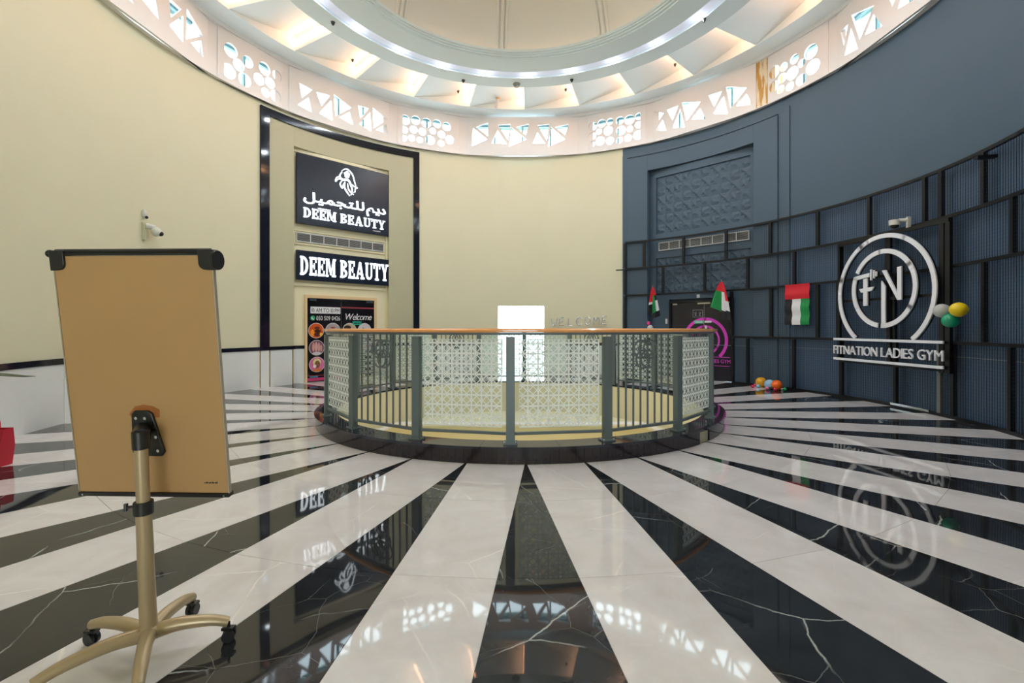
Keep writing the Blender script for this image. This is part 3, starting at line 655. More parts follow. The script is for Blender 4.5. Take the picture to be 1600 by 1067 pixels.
srt = sorted((p[0] % (2*pi), p[1] % (2*pi)) for p in panels)
ends = sorted([(p[1]) for p in panels]); starts = sorted([(p[0]) for p in panels])
for i, e in enumerate(ends):
    nx = starts[(i+1) % len(starts)]+(2*pi if i+1 == len(starts) else 0)
    st_ = (abs(e-1.015) < .01)
    MB().cbox(6.80, 7.15, e-.025, nx+.025, 6.722, ZC).build('pier', stain if st_ else white, cl)
MB().cbox(6.70, 7.15, 0, 2*pi, 6.700, 6.72).build('sill', white, cl)
MB().cbox(6.72, 7.15, 0, 2*pi, ZP+.002, ZC).build('head_band', white, cl)
MB().cbox(7.16, 7.2, 0, 2*pi, ZP-.15, ZC+.6).build('outer_lintel', mat('pale_green_concrete', (170, 196, 186), .7), cl)
names = {'T': 'triangle', 'C': 'circle'}
pos = {'TC': 'far centre', 'CL': 'just left of centre', 'CR': 'just right of centre', 'TL': 'above the salon niche', 'TR': 'above the gym entrance', 'CLL': 'left of the salon niche', 'CRR': 'right of the gym bay', 'TLL': 'at upper left', 'TRR': 'at upper right'}
for k, (a0, a1, kd) in enumerate(panels):
    F = chord(6.78, a0, a1); w = thing('window_%d' % (k+1), F.p(F.L/2, ZB, 0), 'white clerestory screen with %s cut-outs %s' % (names[kd[0]], pos[kd] if k < 9 else 'behind the viewer'), 'window', kind='structure')
    outer = [(0, ZB), (F.L, ZB), (F.L, ZP), (0, ZP)]
    if kd[0] == 'T': holes = [[(u*F.L, z) for u, z in t] for t in PAT[kd]]
    else: holes = [circle(u*F.L, z, r, 32) for u, z, r in PAT[kd]]
    outer = [(0, 6.70), (F.L, 6.70), (F.L, ZP), (0, ZP)]
    curve2d([outer]+holes, F, -.05, 0).build('screen_panel', white, w)
    G = chord(7.12, a0-.01, a1+.01)
    MB().fbox(G, 0, G.L, 6.74, 7.84, -.004, .004).build('window_pane', winglass, w)
    n = 2 if kd[0] == 'C' else 4
    for i in range(n+1):
        u = G.L*(i/n)*.94+.03*G.L; MB().fbox(G, u-.025, u+.025, 6.74, 7.66, .006, .07).build('mullion', framegreen, w)
    MB().fbox(G, 0, G.L, 7.66, 7.72, .006, .08).build('transom', framegreen, w)

# ------------------------------------------------------------ ceiling
ce = thing('ceiling', (0, 0, 7.9), 'round white ceiling with dome, ring soffit and stepped warm-lit panels', 'ceiling', kind='structure')
ST, S0 = 2*pi/24, .021
MB().ring([(6.23, ZC), (7.16, ZC), (7.16, 8.5), (6.23, 8.5)]).build('outer_ring', ceilw, ce)
MB().ring([(4.5, 8.50), (7.6, 8.50), (7.6, 8.6), (4.5, 8.6)], 96).build('sky_block_roof_slab', ceilw, ce)  # unseen slab put above the coffers to keep sky light out
R1, R2, ZL, ZH = 4.69, 6.228, 7.96, 8.32
for k in range(24):
    a0 = S0+k*ST; a1 = a0+ST; n = 6; mb = MB()
    for (zl, zh) in ((0, 0),):
        top = []; bot = []
        for i in range(n+1):
            a = a0+(a1-a0)*i/n*.9995; z = ZL+(ZH-ZL)*i/n
            top.append((a, z))
    base = []
    for a, z in top: mb.v += [P(R1, a, z), P(R2, a, z), P(R2, a, 8.49), P(R1, a, 8.49)]
    for i in range(n):
        p, q = 4*i, 4*(i+1)
        for j in range(4): mb.f.append((p+j, p+(j+1) % 4, q+(j+1) % 4, q+j))
    mb.f += [(3, 2, 1, 0), (4*n, 4*n+1, 4*n+2, 4*n+3)]
    mb.build('coffer_panel', ceilw, ce)
    F = Fr(P(0, 0), P(1, a1), (0, 0, 1), Vector((-cos(a1), sin(a1), 0)))
    MB().fbox(F, R1+.05, R2-.03, 8.09, 8.20, .004, .02).build('warm_led_strip', led, ce)
prof = [(4.73, 7.85), (4.73, 8.49), (3.62, 8.49), (3.62, 8.02), (3.27, 8.02), (3.27, 7.955), (3.31, 7.955), (3.31, 7.925), (3.36, 7.925), (3.36, 7.895), (3.42, 7.895), (3.42, 7.87), (4.0, 7.87), (4.0, 7.99), (4.26, 7.99), (4.26, 7.85)]
MB().ring(prof, 180).build('ring_soffit', ceilw, ce)
MB().ring([(4.02, 7.93), (4.24, 7.90), (4.24, 7.96), (4.02, 7.96)], 180).build('cool_led_strip', ledw, ce)
MB().ring([(3.5, 8.03), (3.56, 8.03), (3.56, 8.06), (3.5, 8.06)], 120).build('dome_led_strip', mat('dim_warm_led', (255, 200, 140), .4, emit=(255, 205, 150), es=1.8), ce)
NR, RA = 9, -.126
def dome(t): return 3.61*cos(t), 8.05+2.3*sin(t)
for k in range(NR):
    a0 = RA+k*2*pi/NR; a1 = a0+2*pi/NR; mb = MB(); nt_, na = 12, 8
    for i in range(nt_+1):
        t = (pi/2-.02)*i/nt_
        for j in range(na+1):
            r, z = dome(t); mb.v.append(P(r, a0+(a1-a0)*j/na, z))
    for i in range(nt_):
        for j in range(na):
            p = i*(na+1)+j; mb.f.append((p, p+1, p+na+2, p+na+1))
    mb.build('dome_panel', domew, ce)
    for da, rr in ((-.019, .036), (.019, .036), (0, .05)):
        mb = MB().tube([P(dome(t)[0]-.02, a0+da/max(cos(t), .05)*1.6, dome(t)[1]-.01) for t in [pi/2*.96*i/14 for i in range(15)]], rr, 8)
        mb.build('dome_rib', domew, ce)
MB().cbox(.01, 3.8, 0, 2*pi, 10.4, 10.5).build('dome_cap', ceilw, ce)

def dot(name, r, a, z, rad, h, m, label, cat, group=None):
    mb = MB().cyl(P(r, a, z), rad, -h, 20, r2=rad*.8).cyl(P(r, a, z-h), rad*.5, -h*.6, 14)
    return tag(mb.build(name, m, None, P(r, a, z)), label, cat, group)
darkm = mat('dark_bronze', (50, 48, 46), .4)
for r, a, lb in ((4.42, -1.103, 'dark sprinkler head on left part of the ceiling ring'), (4.59, -.327, 'dark sprinkler head on ring left of the smoke detector'), (4.52, .302, 'dark sprinkler head on ring right of the smoke detector'), (4.28, 1.114, 'dark sprinkler head on right part of the ceiling ring')):
    dot('sprinkler', r, a, 7.85, .045, .04, darkm, lb, 'sprinkler', 'sprinkler heads on the ceiling ring')
dot('smoke_detector', 4.55, -.02, 7.85, .10, .05, mat('grey_plastic', (150, 148, 140), .5), 'round grey smoke detector on front underside of the ceiling ring', 'smoke detector')
for r, a, f, lb in ((5.95, -.803, .0, 'small dark sprinkler on far left sloped ceiling panel'), (5.95, -.304, 0, 'small dark sprinkler on ceiling panel left of the spotlight'), (5.75, .23, 0, 'small dark sprinkler on ceiling panel right of centre'), (5.89, .752, 0, 'small dark sprinkler on right sloped ceiling panel')):
    k = ((a-S0) % ST)/ST; dot('sprinkler', r, a, ZL+(ZH-ZL)*k-.001, .035, .04, darkm, lb, 'sprinkler', 'sprinklers on the sloped ceiling panels')
k = ((-.109-S0) % ST)/ST; zz = ZL+(ZH-ZL)*k
t = thing('spotlight', P(5.94, -.109, zz), 'small white tilted cylinder spotlight on a ceiling panel', 'spotlight')
MB().cyl(P(5.94, -.109, zz-.002), .06, -.05, 18).build('mount', mat('peach_plastic', (220, 180, 140), .5), t)
MB().tube([P(5.94, -.109, zz-.04), P(6.02, -.118, zz-.28)], .045, 16).build('lamp_body', mat('label_white', (225, 225, 228), .4), t)

# ------------------------------------------------------------ plinth and opening
pl = thing('plinth', (0, 0, 0), 'low round black granite plinth under the balustrade', 'plinth', kind='structure')
MB().ring([(2.93, -.004), (3.155, -.004), (3.155, .15), (2.93, .15)], 120).build('plinth_core', mat('raw_beige_backing', (186, 176, 146), .7), pl)
gran = mat('dark_plum_granite', (36, 30, 36), .12, noise=.3, nscale=30)
n = 222; me = MB().box((0, 3.1675, .075), (2*pi*3.1675/n-.0025, .022, .15)).mesh('cladding_strip'); me.materials.append(gran)
for i in range(n):
    a = 2*pi*i/n
    if 2.298 < a < 2.385: continue
    link('cladding_strip', me, pl, Matrix.Rotation(-a, 4, 'Z'))
capn = 24; me = MB()
w = 2*pi/capn/2-.0004
me = MB().cbox(2.90, 3.20, -w, w, .151, .181, .03).mesh('coping_slab'); me.materials.append(mat('polished_dark_granite', (40, 42, 52), .05, noise=.3, nscale=40))
for i in range(capn): link('coping_slab', me, pl, Matrix.Rotation(-2*pi*i/capn, 4, 'Z'))
well = thing('wall_well', (0, 0, -.4), 'beige lined round opening down to the lower floor', 'wall', kind='structure')
MB().ring([(2.88, -.5), (2.925, -.5), (2.925, .148), (2.88, .148)], 120).build('well_lining', cream, well)
poly = [(2.95, .55), (2.62, .79), (2.5, 1.47), (-2.5, 1.47), (-2.62, .79), (-2.95, .55), (-2.95, -2.0), (-2.2, -2.8), (2.2, -2.8), (2.95, -2.0)]
FZ = Fr((0, 0, 0), (1, 0, 0), (0, 1, 0), (0, 0, 1))
curve2d([circle(0, 0, 3.3, 64), poly], FZ, -.6, -.5).build('ledge', cream, well)
MB().tube([(x, y, -.52) for x, y in poly], .045, 4, closed=True).build('white_edge_trim', white, well)
MB().ring([(3.9, -4.5), (4.0, -4.5), (4.0, -.6), (3.9, -.6)], 64).build('lower_wall', cream, well)
MB().ring([(3.2, -.61), (4.0, -.61), (4.0, -.5), (3.2, -.5)], 64).build('lower_soffit', white, well)
MB().box((0, 0, -4.55), (8.2, 8.2, .1)).build('lower_floor', mat('lower_floor_tile', (205, 195, 170), .3), well)

# ------------------------------------------------------------ balustrade
RP, AL0, DL = 3.04, -.0329, 2*pi/18
rl = thing('balustrade', (0, 0, .181), 'round balustrade with wooden handrail, grey posts and patterned glass panels', 'railing')
def A_(k): return pi-(AL0+k*DL)
MB().ring([(2.99, 1.352), (3.08, 1.352), (3.088, 1.362), (3.088, 1.378), (3.078, 1.388), (2.992, 1.388), (2.982, 1.378), (2.982, 1.362)], 18*6, a0=A_(0), a1=A_(0)+2*pi).build('handrail', wood, rl)
MB().ring([(3.02, 1.325), (3.055, 1.325), (3.055, 1.351), (3.02, 1.351)], 108, a0=A_(0), a1=A_(0)+2*pi).build('rail_channel', postm, rl)
base_me = MB().box((0, 0, .007), (.15, .12, .014)); post = MB().box((0, 0, .57), (.092, .07, 1.112)).mesh('post'); post.materials.append(postm)
pb = base_me.mesh('base_plate'); pb.materials.append(postm)
bolt = MB().cyl((0, 0, .014), .009, .012, 8).mesh('bolt'); bolt.materials.append(chrome)
for k in range(18):
    a = A_(k); M = Matrix.Translation(P(RP, a, .181)) @ Matrix.Rotation(-a, 4, 'Z')
    po = link('post', post, rl, M)
    o = bpy.data.objects.new('base_plate', pb); C.objects.link(o); o.parent = po
    for x in (-.062, .062):
        for y in (-.045, .045):
            o = bpy.data.objects.new('bolt', bolt); C.objects.link(o); o.parent = po; o.location = (x, y, 0)
for k in range(18):
    a0, a1 = A_(k), A_(k+1)
    F = chord(RP, a1, a0)           # a1<a0 : u runs with growing azimuth
    L = F.L; x0, x1 = .05, L-.05
    MB().fbox(F, x0, x1, .27, .30, -.018, .018).build('bottom_rail', postm, rl)
    if k % 3 == 1:
        for i in range(8):
            u = x0+(x1-x0)*(i+1)/9
            MB().fbox(F, u-.008, u+.008, .301, 1.325, -.008, .008).build('baluster', postm, rl)
        mb = MB(); c = L/2
        for (dx, dz) in ((-.07, 1.16), (0, 1.16), (.07, 1.16), (-.036, 1.045), (.036, 1.045)):
            mb.tube([F.p(c+dx+.1*cos(t), dz+.1*sin(t), -.024) for t in [2*pi*i/28 for i in range(28)]], .011, 6, closed=True)
        mb.build('ring_motif', postm, rl)
    else:
        gp = MB().fbox(F, x0+.004, x1-.004, .301, 1.322, -.005, .005).build('glass_panel', clear, rl)
        me = bpy.data.meshes.new('etched_pattern'); u0, u1, v0, v1 = x0+.045, x1-.045, .35, 1.275
        me.from_pydata([tuple(F.p(u, v, -.0065)-wpos(rl)) for u, v in ((u0, v0), (u1, v0), (u1, v1), (u0, v1))], [], [(0, 1, 2, 3)])
        uv = me.uv_layers.new(name='uv')
        for i, c_ in enumerate(((0, 0), (u1-u0, 0), (u1-u0, v1-v0), (0, v1-v0))): uv.data[i].uv = c_
        me.materials.append(lattice); o = bpy.data.objects.new('etched_pattern', me); C.objects.link(o); o.parent = rl
        bw = .006; bm_ = MB().fbox(F, u0-bw, u1+bw, v1, v1+bw, -.0075, -.0055).fbox(F, u0-bw, u1+bw, v0-bw, v0, -.0075, -.0055).fbox(F, u0-bw, u0, v0, v1, -.0075, -.0055).fbox(F, u1, u1+bw, v0, v1, -.0075, -.0055)
        bm_.build('pattern_border', mat('etched_white', (225, 232, 230), .6), rl)

# ------------------------------------------------------------ mesh cladding cage
RC = 6.70
cg = thing('mesh_cladding', P(RC, 1.2), 'black steel frame with wire mesh covering the lower slate blue wall', 'metal screen')
AE = 1.98
for z in (3.13, 3.90): MB().cbox(RC-.03, RC+.02, .479, AE, z-.025, z+.025, .04).build('horizontal_beam', blacksteel, cg)
MB().cbox(RC-.03, RC+.02, .479, AE, 2.325, 2.375, .04).build('horizontal_beam', blacksteel, cg)
MB().cbox(RC-.03, RC+.02, .93, AE, 1.145, 1.195, .04).build('horizontal_beam', blacksteel, cg)
MB().cbox(RC-.03, RC+.02, .93, AE, .0, .05, .04).build('horizontal_beam', blacksteel, cg)
MB().cbox(RC-.05, RC+.0, .44, .50, 3.09, 3.12).build('bracket', blacksteel, cg)
MB().cbox(RC-.25, RC-.02, 1.80, 1.812, 3.72, 3.76).build('bracket', blacksteel, cg)
rows = [((.479, .563, .732, .907, 1.078, 1.251, 1.425, 1.599, 1.648, 1.77, 1.93), 3.156, 3.874), ((.479, .645, .82, .992, 1.167, 1.331, 1.485, 1.67, 1.851), 2.376, 3.104),
        ((.479, .928, 1.081, 1.251, 1.322, 1.505, 1.668, 1.771, 1.95), 1.196, 2.324), ((.933, .992, 1.165, 1.333, 1.509, 1.644, 1.683, 1.845), .051, 1.144)]
for az, z0, z1 in rows:
    for a in az:
        lit = a in (1.644,)  # one upright is a paler grey steel than the rest
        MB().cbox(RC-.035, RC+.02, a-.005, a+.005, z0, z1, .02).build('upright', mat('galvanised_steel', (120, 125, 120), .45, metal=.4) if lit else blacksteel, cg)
MB().cbox(RC-.035, RC+.02, .479-.005, .479+.005, 0, 1.195).build('upright', blacksteel, cg)
wm = MB(); wd = .0016; da = .05/RC
def vwire(a, z0, z1):
    wm.add([P(RC-.02, a-wd/RC*.8, z0), P(RC-.02, a+wd/RC*.8, z0), P(RC-.02, a+wd/RC*.8, z1), P(RC-.02, a-wd/RC*.8, z1)], [(0, 1, 2, 3)])
    wm.add([P(RC-.0235, a, z0), P(RC-.0165, a, z0), P(RC-.0165, a, z1), P(RC-.0235, a, z1)], [(0, 1, 2, 3)])
a = .482
while a < AE:
    vwire(a, 2.33 if a < .93 else .03, 3.9); a += da
z = .05
while z < 3.9:
    a = .93 if z < 2.33 else .48; n = int((AE-a)/.04)
    for i in range(n):
        b0, b1 = a+(AE-a)*i/n, a+(AE-a)*(i+1)/n
        wm.add([P(RC-.021, b0, z-wd), P(RC-.021, b1, z-wd), P(RC-.021, b1, z+wd), P(RC-.021, b0, z+wd)], [(0, 1, 2, 3)])
    z += .05
o = wm.build('wire_mesh', wirem, cg); o['kind'] = 'stuff'
MB().cbox(RC-.06, RC-.04, 1.50, 1.62, .03, .07).build('chrome_base_rail', chrome, cg)

# ------------------------------------------------------------ gym sign
FG = chord(6.60, 1.327, 1.68); GLn = FG.L
gf = thing('sign_frame', FG.p(GLn/2, 2, -.05), 'black steel rectangular carrier frame behind the round gym logo', 'frame')
MB().fbox(FG, .02, GLn+.03, 3.03, 3.09, -.06, -.01).build('frame_bar', blacksteel, gf)
MB().fbox(FG, .02, .08, .75, 3.029, -.06, -.01).build('frame_bar', blacksteel, gf)
MB().fbox(FG, GLn-.13, GLn-.05, .70, 3.029, -.06, -.01).build('frame_bar', blacksteel, gf); MB().fbox(FG, GLn-.03, GLn+.05, .70, 3.029, -.06, -.01).build('frame_bar', blacksteel, gf)
MB().fbox(FG, 1.20, 1.28, .75, 3.029, -.06, -.012).build('frame_bar', blacksteel, gf)
MB().fbox(FG, .081, GLn-.131, 1.90, 1.95, -.0615, -.014).build('frame_bar', blacksteel, gf)
MB().fbox(FG, .081, GLn-.131, .72, .75, -.0615, -.014).build('frame_bar', blacksteel, gf)
gs = thing('gym_logo_sign', FG.p(GLn/2, .77, .05), 'large white ring logo with F and N reading FITNATION LADIES GYM', 'sign')
sd = blackp
def lay(build, name):
    build(.03, .055).build(name, signsilver, gs); build(-.005, .029).build(name+'_side', sd, gs)
GC = (1.17, 2.02)
aa = math.asin(-.84/1.05)
lay(lambda w0, w1: arcband(FG, *GC, .975, 1.05, aa, pi-aa, w0, w1, 64), 'outer_ring')
lay(lambda w0, w1: arcband(FG, 1.18, 2.10, .62, .70, radians(-92), radians(150), w0, w1, 48), 'inner_ring')
lay(lambda w0, w1: arcband(FG, 1.18, 2.10, .62, .70, radians(157), radians(262), w0, w1, 32), 'inner_ring')
lay(lambda w0, w1: MB().prism(FG, [(.53, 2.30), (.90, 2.34), (.90, 2.41), (.53, 2.37)], w0, w1).prism(FG, [(.76, 2.31), (.85, 2.32), (.85, 1.81), (.76, 1.81)], w0, w1+.0005).prism(FG, [(.66, 2.13), (1.0, 2.15), (.95, 2.08), (.71, 2.06)], w0, w1+.001), 'letter_f')
lay(lambda w0, w1: MB().prism(FG, [(1.18, 2.42), (1.26, 2.42), (1.56, 1.88), (1.50, 1.88)], w0, w1).prism(FG, [(1.50, 2.44), (1.58, 2.45), (1.58, 1.88), (1.50, 1.88)], w0, w1+.0005), 'letter_n')
lay(lambda w0, w1: MB().prism(FG, [(1.17, 2.24), (1.25, 2.13), (1.25, 1.40), (1.17, 1.40)], w0, w1), 'centre_bar')
lay(lambda w0, w1: MB().fbox(FG, .92, .95, 2.27, 2.47, w0, w1).fbox(FG, .99, 1.01, 2.30, 2.45, w0, w1).fbox(FG, 1.04, 1.06, 2.33, 2.42, w0, w1), 'dumbbell')
lay(lambda w0, w1: MB().fbox(FG, -.01, GLn, 1.155, 1.20, w0, w1), 'upper_bar'); lay(lambda w0, w1: MB().fbox(FG, -.01, GLn, .765, .81, w0, w1), 'lower_bar')
for mb in text('FITNATION LADIES GYM', FG, -.01, GLn, .885, .165, .03, .055, gap=.07, space=.30): mb.build('letter', signsilver, gs)

# ------------------------------------------------------------ flags
def cloth(F, fn, nu, nv, bands, parent):
    """fn(s,t)->(u,v,w); bands: list of (name, material, test) on (s,t)"""
    for nm, m, (s0, s1, t0, t1) in bands:
        mb = MB(); 
        for i in range(nu+1):
            for j in range(nv+1):
                s = s0+(s1-s0)*i/nu; t = t0+(t1-t0)*j/nv; mb.v.append(F.p(*fn(s, t)))
        n0 = len(mb.v); mb.v += [v-F.n*.004 for v in mb.v]
        for i in range(nu):
            for j in range(nv):
                p = i*(nv+1)+j; q = (p, p+nv+1, p+nv+2, p+1); mb.f.append(q); mb.f.append(tuple(n0+x for x in q[::-1]))
        mb.build(nm, m, parent)
FBn = wallf(6.63, 1.183)
ban = thing('banner_flag', FBn.p(0, 1.47, 0), 'flat hanging flag with red top band over black, white and green stripes', 'flag')
bf = lambda s, t: (-.295+.59*s, 1.47+.90*t-.03*s*0, .012*sin(t*19)+.008*sin(s*9))
cloth(FBn, bf, 12, 8, [('red_band', red, (0, 1, .635, 1))], ban)
cloth(FBn, bf, 5, 14, [('black_band', blackc, (0, .30, 0, .635)), ('white_band', whitec, (.30, .64, 0, .635)), ('green_band', green, (.64, 1, 0, .635))], ban)
for nm, az, ztop, zb, wd, lb, mir in (('pole_flag', .612, 2.54, 1.78, .17, 'narrow drooping flag on short pole left of the gym doors', -1), ('pole_flag', .905, 2.56, 1.84, .26, 'wider drooping flag on short pole right of the gym doors', 1)):
    F = wallf(6.50, az); t = thing(nm, F.p(0, ztop, 0), lb, 'flag', 'drooping flags beside the gym doors')
    MB().tube([F.p(0, ztop+.06, .02), F.p(mir*.05, 1.75, -.10)], .011, 8).build('flag_pole', mat('pole_grey', (140, 140, 145), .4, metal=.4), t)
    hh = ztop-zb
    def fn(s, tt, wd=wd, hh=hh, zb=zb, mir=mir):
        sp = .12+.88*(1-tt)**.75; x = (s-.5)*2*wd*sp
        dz = -.10*(1-tt)*(mir*(s-.5)*2)
        return (x-mir*.02*(1-tt)+.0, zb+hh*tt+dz-.05*s*(1-tt), .02+.05*sin(s*11+1)*sp)
    if mir > 0: bands = [('red_part', red, (.0, 1, .68, 1)), ('green_part', green, (0, .60, 0, .68)), ('red_part', red, (.80, 1, .42, .68)), ('white_part', whitec, (.60, .80, .08, .68)), ('white_part', whitec, (.80, 1, .12, .42)), ('black_part', blackc, (.55, 1, -.16, .12))]
    else: bands = [('red_part', red, (0, 1, .7, 1)), ('red_part', red, (0, .35, .5, .7)), ('white_part', whitec, (0, .35, .42, .5)), ('black_part', blackc, (0, .35, .1, .42)), ('green_part', green, (.35, .75, .08, .7)), ('white_part', whitec, (.75, 1, .1, .5)), ('black_part', blackc, (.75, 1, .5, .7)), ('black_part', blackc, (.35, 1, -.12, .08))]
    cloth(F, fn, 6, 8, bands, t)

# ------------------------------------------------------------ balloons
def balloon(c, r, col, label, group, sc=(1, 1, 1.12), M=None, knot=(0, 0, -1)):
    m = mat('balloon_%d_%d_%d' % col, col, .25, spec=.5)
    kd = Vector(knot).normalized(); q = Vector((0, 0, -1)).rotation_difference(kd).to_matrix()
    t = thing('balloon', Vector(c), label, 'balloon', group)
    mb = MB(); n, k = 22, 14; base = 0
    for i in range(k+1):
        th = pi*i/k
        for j in range(n):
            a = 2*pi*j/n; zz_ = cos(th)*(1.0 if cos(th) > 0 else 1.12)
            mb.v.append(Vector(c)+q @ Vector((r*sin(th)*cos(a), r*sin(th)*sin(a), r*zz_)))
    for i in range(k):
        for j in range(n): p = n*i; mb.f.append((p+j, p+n+j, p+n+(j+1) % n, p+(j+1) % n))
    mb.build('balloon_skin', m, t)
    e = Vector(c)+kd*r*1.10
    MB().tube([e, e+kd*r*.14], [r*.04, r*.12], 8).build('knot', m, t)
gr = 'balloons lying on the floor by the mesh screen'
for x, y, r, col, lb in ((5.70, 3.20, .118, (222, 160, 30), 'large mustard yellow balloon on the floor, left of the blue one'), (5.71, 2.858, .108, (150, 195, 225), 'large pale blue balloon on floor between yellow and orange ones'), (5.779, 2.667, .112, (246, 106, 26), 'large orange balloon on floor by the mesh screen'),
        (5.431, 3.068, .036, (216, 40, 84), 'small crimson balloon alone at left end of the floor balloons'), (5.64, 3.36, .035, (226, 60, 120), 'small hot pink balloon half behind the small light blue one'), (5.566, 3.07, .042, (140, 200, 220), 'small light blue balloon in front of the yellow balloon'),
        (5.58, 2.70, .038, (240, 130, 150), 'small pale pink balloon in front of the blue balloon'), (5.67, 2.52, .038, (220, 40, 70), 'small red balloon in front of the orange balloon'), (5.87, 2.61, .03, (225, 225, 235), 'small white balloon between red and green small ones'), (5.85, 2.47, .042, (30, 140, 80), 'small green balloon at right end of the floor balloons')):
    balloon((x, y, r), r, col, lb, gr, knot=(random.uniform(-1, 1), random.uniform(-.2, 1), .1))
g3 = 'balloon trio on the mesh screen right of the logo'
for az, z, col, lb, rr in ((1.700, 1.66, (190, 192, 192), 'grey white balloon of the trio right of the gym logo', 6.45), (1.752, 1.665, (236, 208, 20), 'bright yellow balloon of the trio right of the gym logo', 6.45), (1.727, 1.51, (24, 160, 120), 'teal green balloon lowest of the trio by the gym logo', 6.45)):
    balloon(P(rr, az, z), .105, col, lb, g3, knot=P(1, az))
balloon(P(6.55, .597, 1.40), .085, (196, 194, 190), 'small grey white balloon on wall left of gym doors', 'pair of small balloons by the left flag', knot=P(1, .6))
balloon(P(6.55, .590, 1.53), .055, (226, 60, 130), 'tiny pink balloon above the small white one left of doors', 'pair of small balloons by the left flag', knot=P(1, .6))

# foil letters
foil = mat('silver_foil', (226, 227, 230), .22, metal=.7, bump=.6, nscale=14)
FO = {'W': [[(0, 1), (.18, 0), (.42, .5), (.6, 0), (.8, 1)]], 'E': [[(.65, .98), (.15, .95), (.1, .5), (.12, .05), (.68, .03)], [(.12, .5), (.55, .52)]], 'L': [[(.1, 1), (.12, .06), (.62, .04)]],
      'C': [[(.75, .82), (.45, 1), (.12, .72), (.1, .3), (.4, .02), (.72, .15)]], 'O': [[(.4, 1), (.1, .7), (.12, .25), (.4, 0), (.68, .25), (.7, .7), (.4, 1)]], 'M': [[(.05, 0), (.12, 1), (.4, .55), (.7, 1), (.85, 0)]]}
fu = 0; lets = 'WELCOME'; az0, az1 = .149, .419
for i, ch in enumerate(lets):
    a = az0+(az1-az0)*(i+.5)/7-.012; F = wallf(6.72, a); hgt = .24; z0 = 1.455+.008*i+.015*sin(i*2.2)
    t = thing('foil_letter_balloon', F.p(0, z0, .03), ('silver foil letter %s of the welcome balloons' % ch) if ch != 'E' else ('silver foil letter E beside the W of welcome' if i == 1 else 'silver foil letter E ending the welcome balloons'), 'balloon', 'silver foil balloons spelling welcome')
    tl = [-.25, .1, 0, .05, 0, .05, -.1][i]
    mb = MB()
    for st_ in FO[ch]:
        pts = smooth([(x*.23-.09, y*hgt) for x, y in st_], 4); n = len(pts)
        mb.tube([F.p(x-tl*y*.2, z0+y, .035) for x, y in pts], [.024*(.6+.4*sin(pi*(k+.5)/n)) for k in range(n)], 8)
    mb.build('foil_skin', foil, t)

# ------------------------------------------------------------ cameras
def seccam(F, u, z, label, flip=1):
    t = thing('security_camera', F.p(u, z, 0), label, 'security camera')
    wp = mat('camera_white', (214, 214, 206), .35)
    MB().fbox(F, u+.10*flip-.02, u+.10*flip+.02, z-.09, z+.10, -.02, .04).build('wall_plate', wp, t, bevel=.005)
    MB().tube([F.p(u+.09*flip, z+.05, .03), F.p(u+.02*flip, z+.055, .12)], .032, 12).build('arm', wp, t)
    MB().cyl(F.p(u-.02*flip, z+.07, .15), .085, -.09, 20, r2=.08).build('housing', wp, t)
    MB().ball(F.p(u-.02*flip, z-.03, .15), .062, (1, 1, .8)).build('lens_dome', blackp, t)
seccam(wallf(6.62, 1.548), 0, 3.19, 'white dome security camera on mesh above the gym logo')
F = wallf(6.80, -1.491)
t = thing('security_camera', F.p(0, 3.1, 0), 'white ball security camera on the cream wall above the easel', 'security camera')
wp = mat('camera_white', (214, 214, 206), .35)
MB().fbox(F, -.06, 0, 2.98, 3.30, .0, .05).build('wall_plate', mat('camera_cream', (200, 198, 170), .4), t, bevel=.005)
MB().tube([F.p(-.03, 3.24, .04), F.p(.10, 3.22, .12)], .05, 14).build('arm', wp, t)
MB().ball(F.p(.10, 3.15, .14), .085).build('camera_ball', wp, t); MB().ball(F.p(.13, 3.12, .20), .045).build('lens', blackp, t)
t = thing('motion_sensor', F.p(-.03, 3.38, 0), 'small white sensor just above the left wall camera', 'sensor')
MB().ball(F.p(-.03, 3.45, .02), .05, (1, .8, 1.6)).build('sensor_body', wp, t); MB().ball(F.p(-.02, 3.39, .06), .028).build('sensor_eye', blackp, t)

# ------------------------------------------------------------ flip chart easel
ea = thing('flip_chart_easel', (-1.585, -6.02, 0), 'wheeled flip chart easel seen from behind with tan board back', 'easel')
champ = mat('champagne_metal', (176, 156, 122), .35, metal=.35)
hub = Vector((-1.585, -6.03, .115))
wheels = [(-1.90, -5.95), (-1.305, -5.93), (-1.60, -5.735), (-1.80, -6.31), (-1.40, -6.32)]
topB = Vector((-1.638-.002, -6.052, 1.705)); botB = Vector((-1.650, -5.916, .659))
v = (topB-botB).normalized(); u = Vector((cos(.03), -sin(.03), 0)); n_ = u.cross(v).normalized()      # n points toward the viewer? fix below
if n_.y > 0: n_ = -n_
BF = Fr(botB, u, v, n_); BH = (topB-botB).length
tan_ = mat('tan_board_back', (180, 141, 92), .5, noise=.05, nscale=3)
MB().fbox(BF, -.342, .342, 0, BH, -.014, 0).build('board', tan_, ea, bevel=.002)
al = mat('aluminium_edge', (176, 164, 146), .4, metal=.3)
MB().fbox(BF, .3425, .3475, 0, BH, -.015, .001).build('edge_profile', al, ea); MB().fbox(BF, -.3475, -.3425, 0, BH, -.015, .001).build('edge_profile', al, ea)
MB().fbox(BF, -.346, .346, -.018, -.001, -.028, .006).build('bottom_profile', blackp, ea)
for uu in (-.325, .325): MB().cyl(BF.p(uu, -.010, .006), .004, .003, 8, axis=n_).build('screw', chrome, ea)
MB().tube([BF.p(-.335, BH+.018, -.01), BF.p(.335, BH+.018, -.01)], .012, 12).build('paper_clamp_bar', blackp, ea)
MB().fbox(BF, -.33, .33, BH+.001, BH+.012, -.02, .006).build('top_profile', blackp, ea)
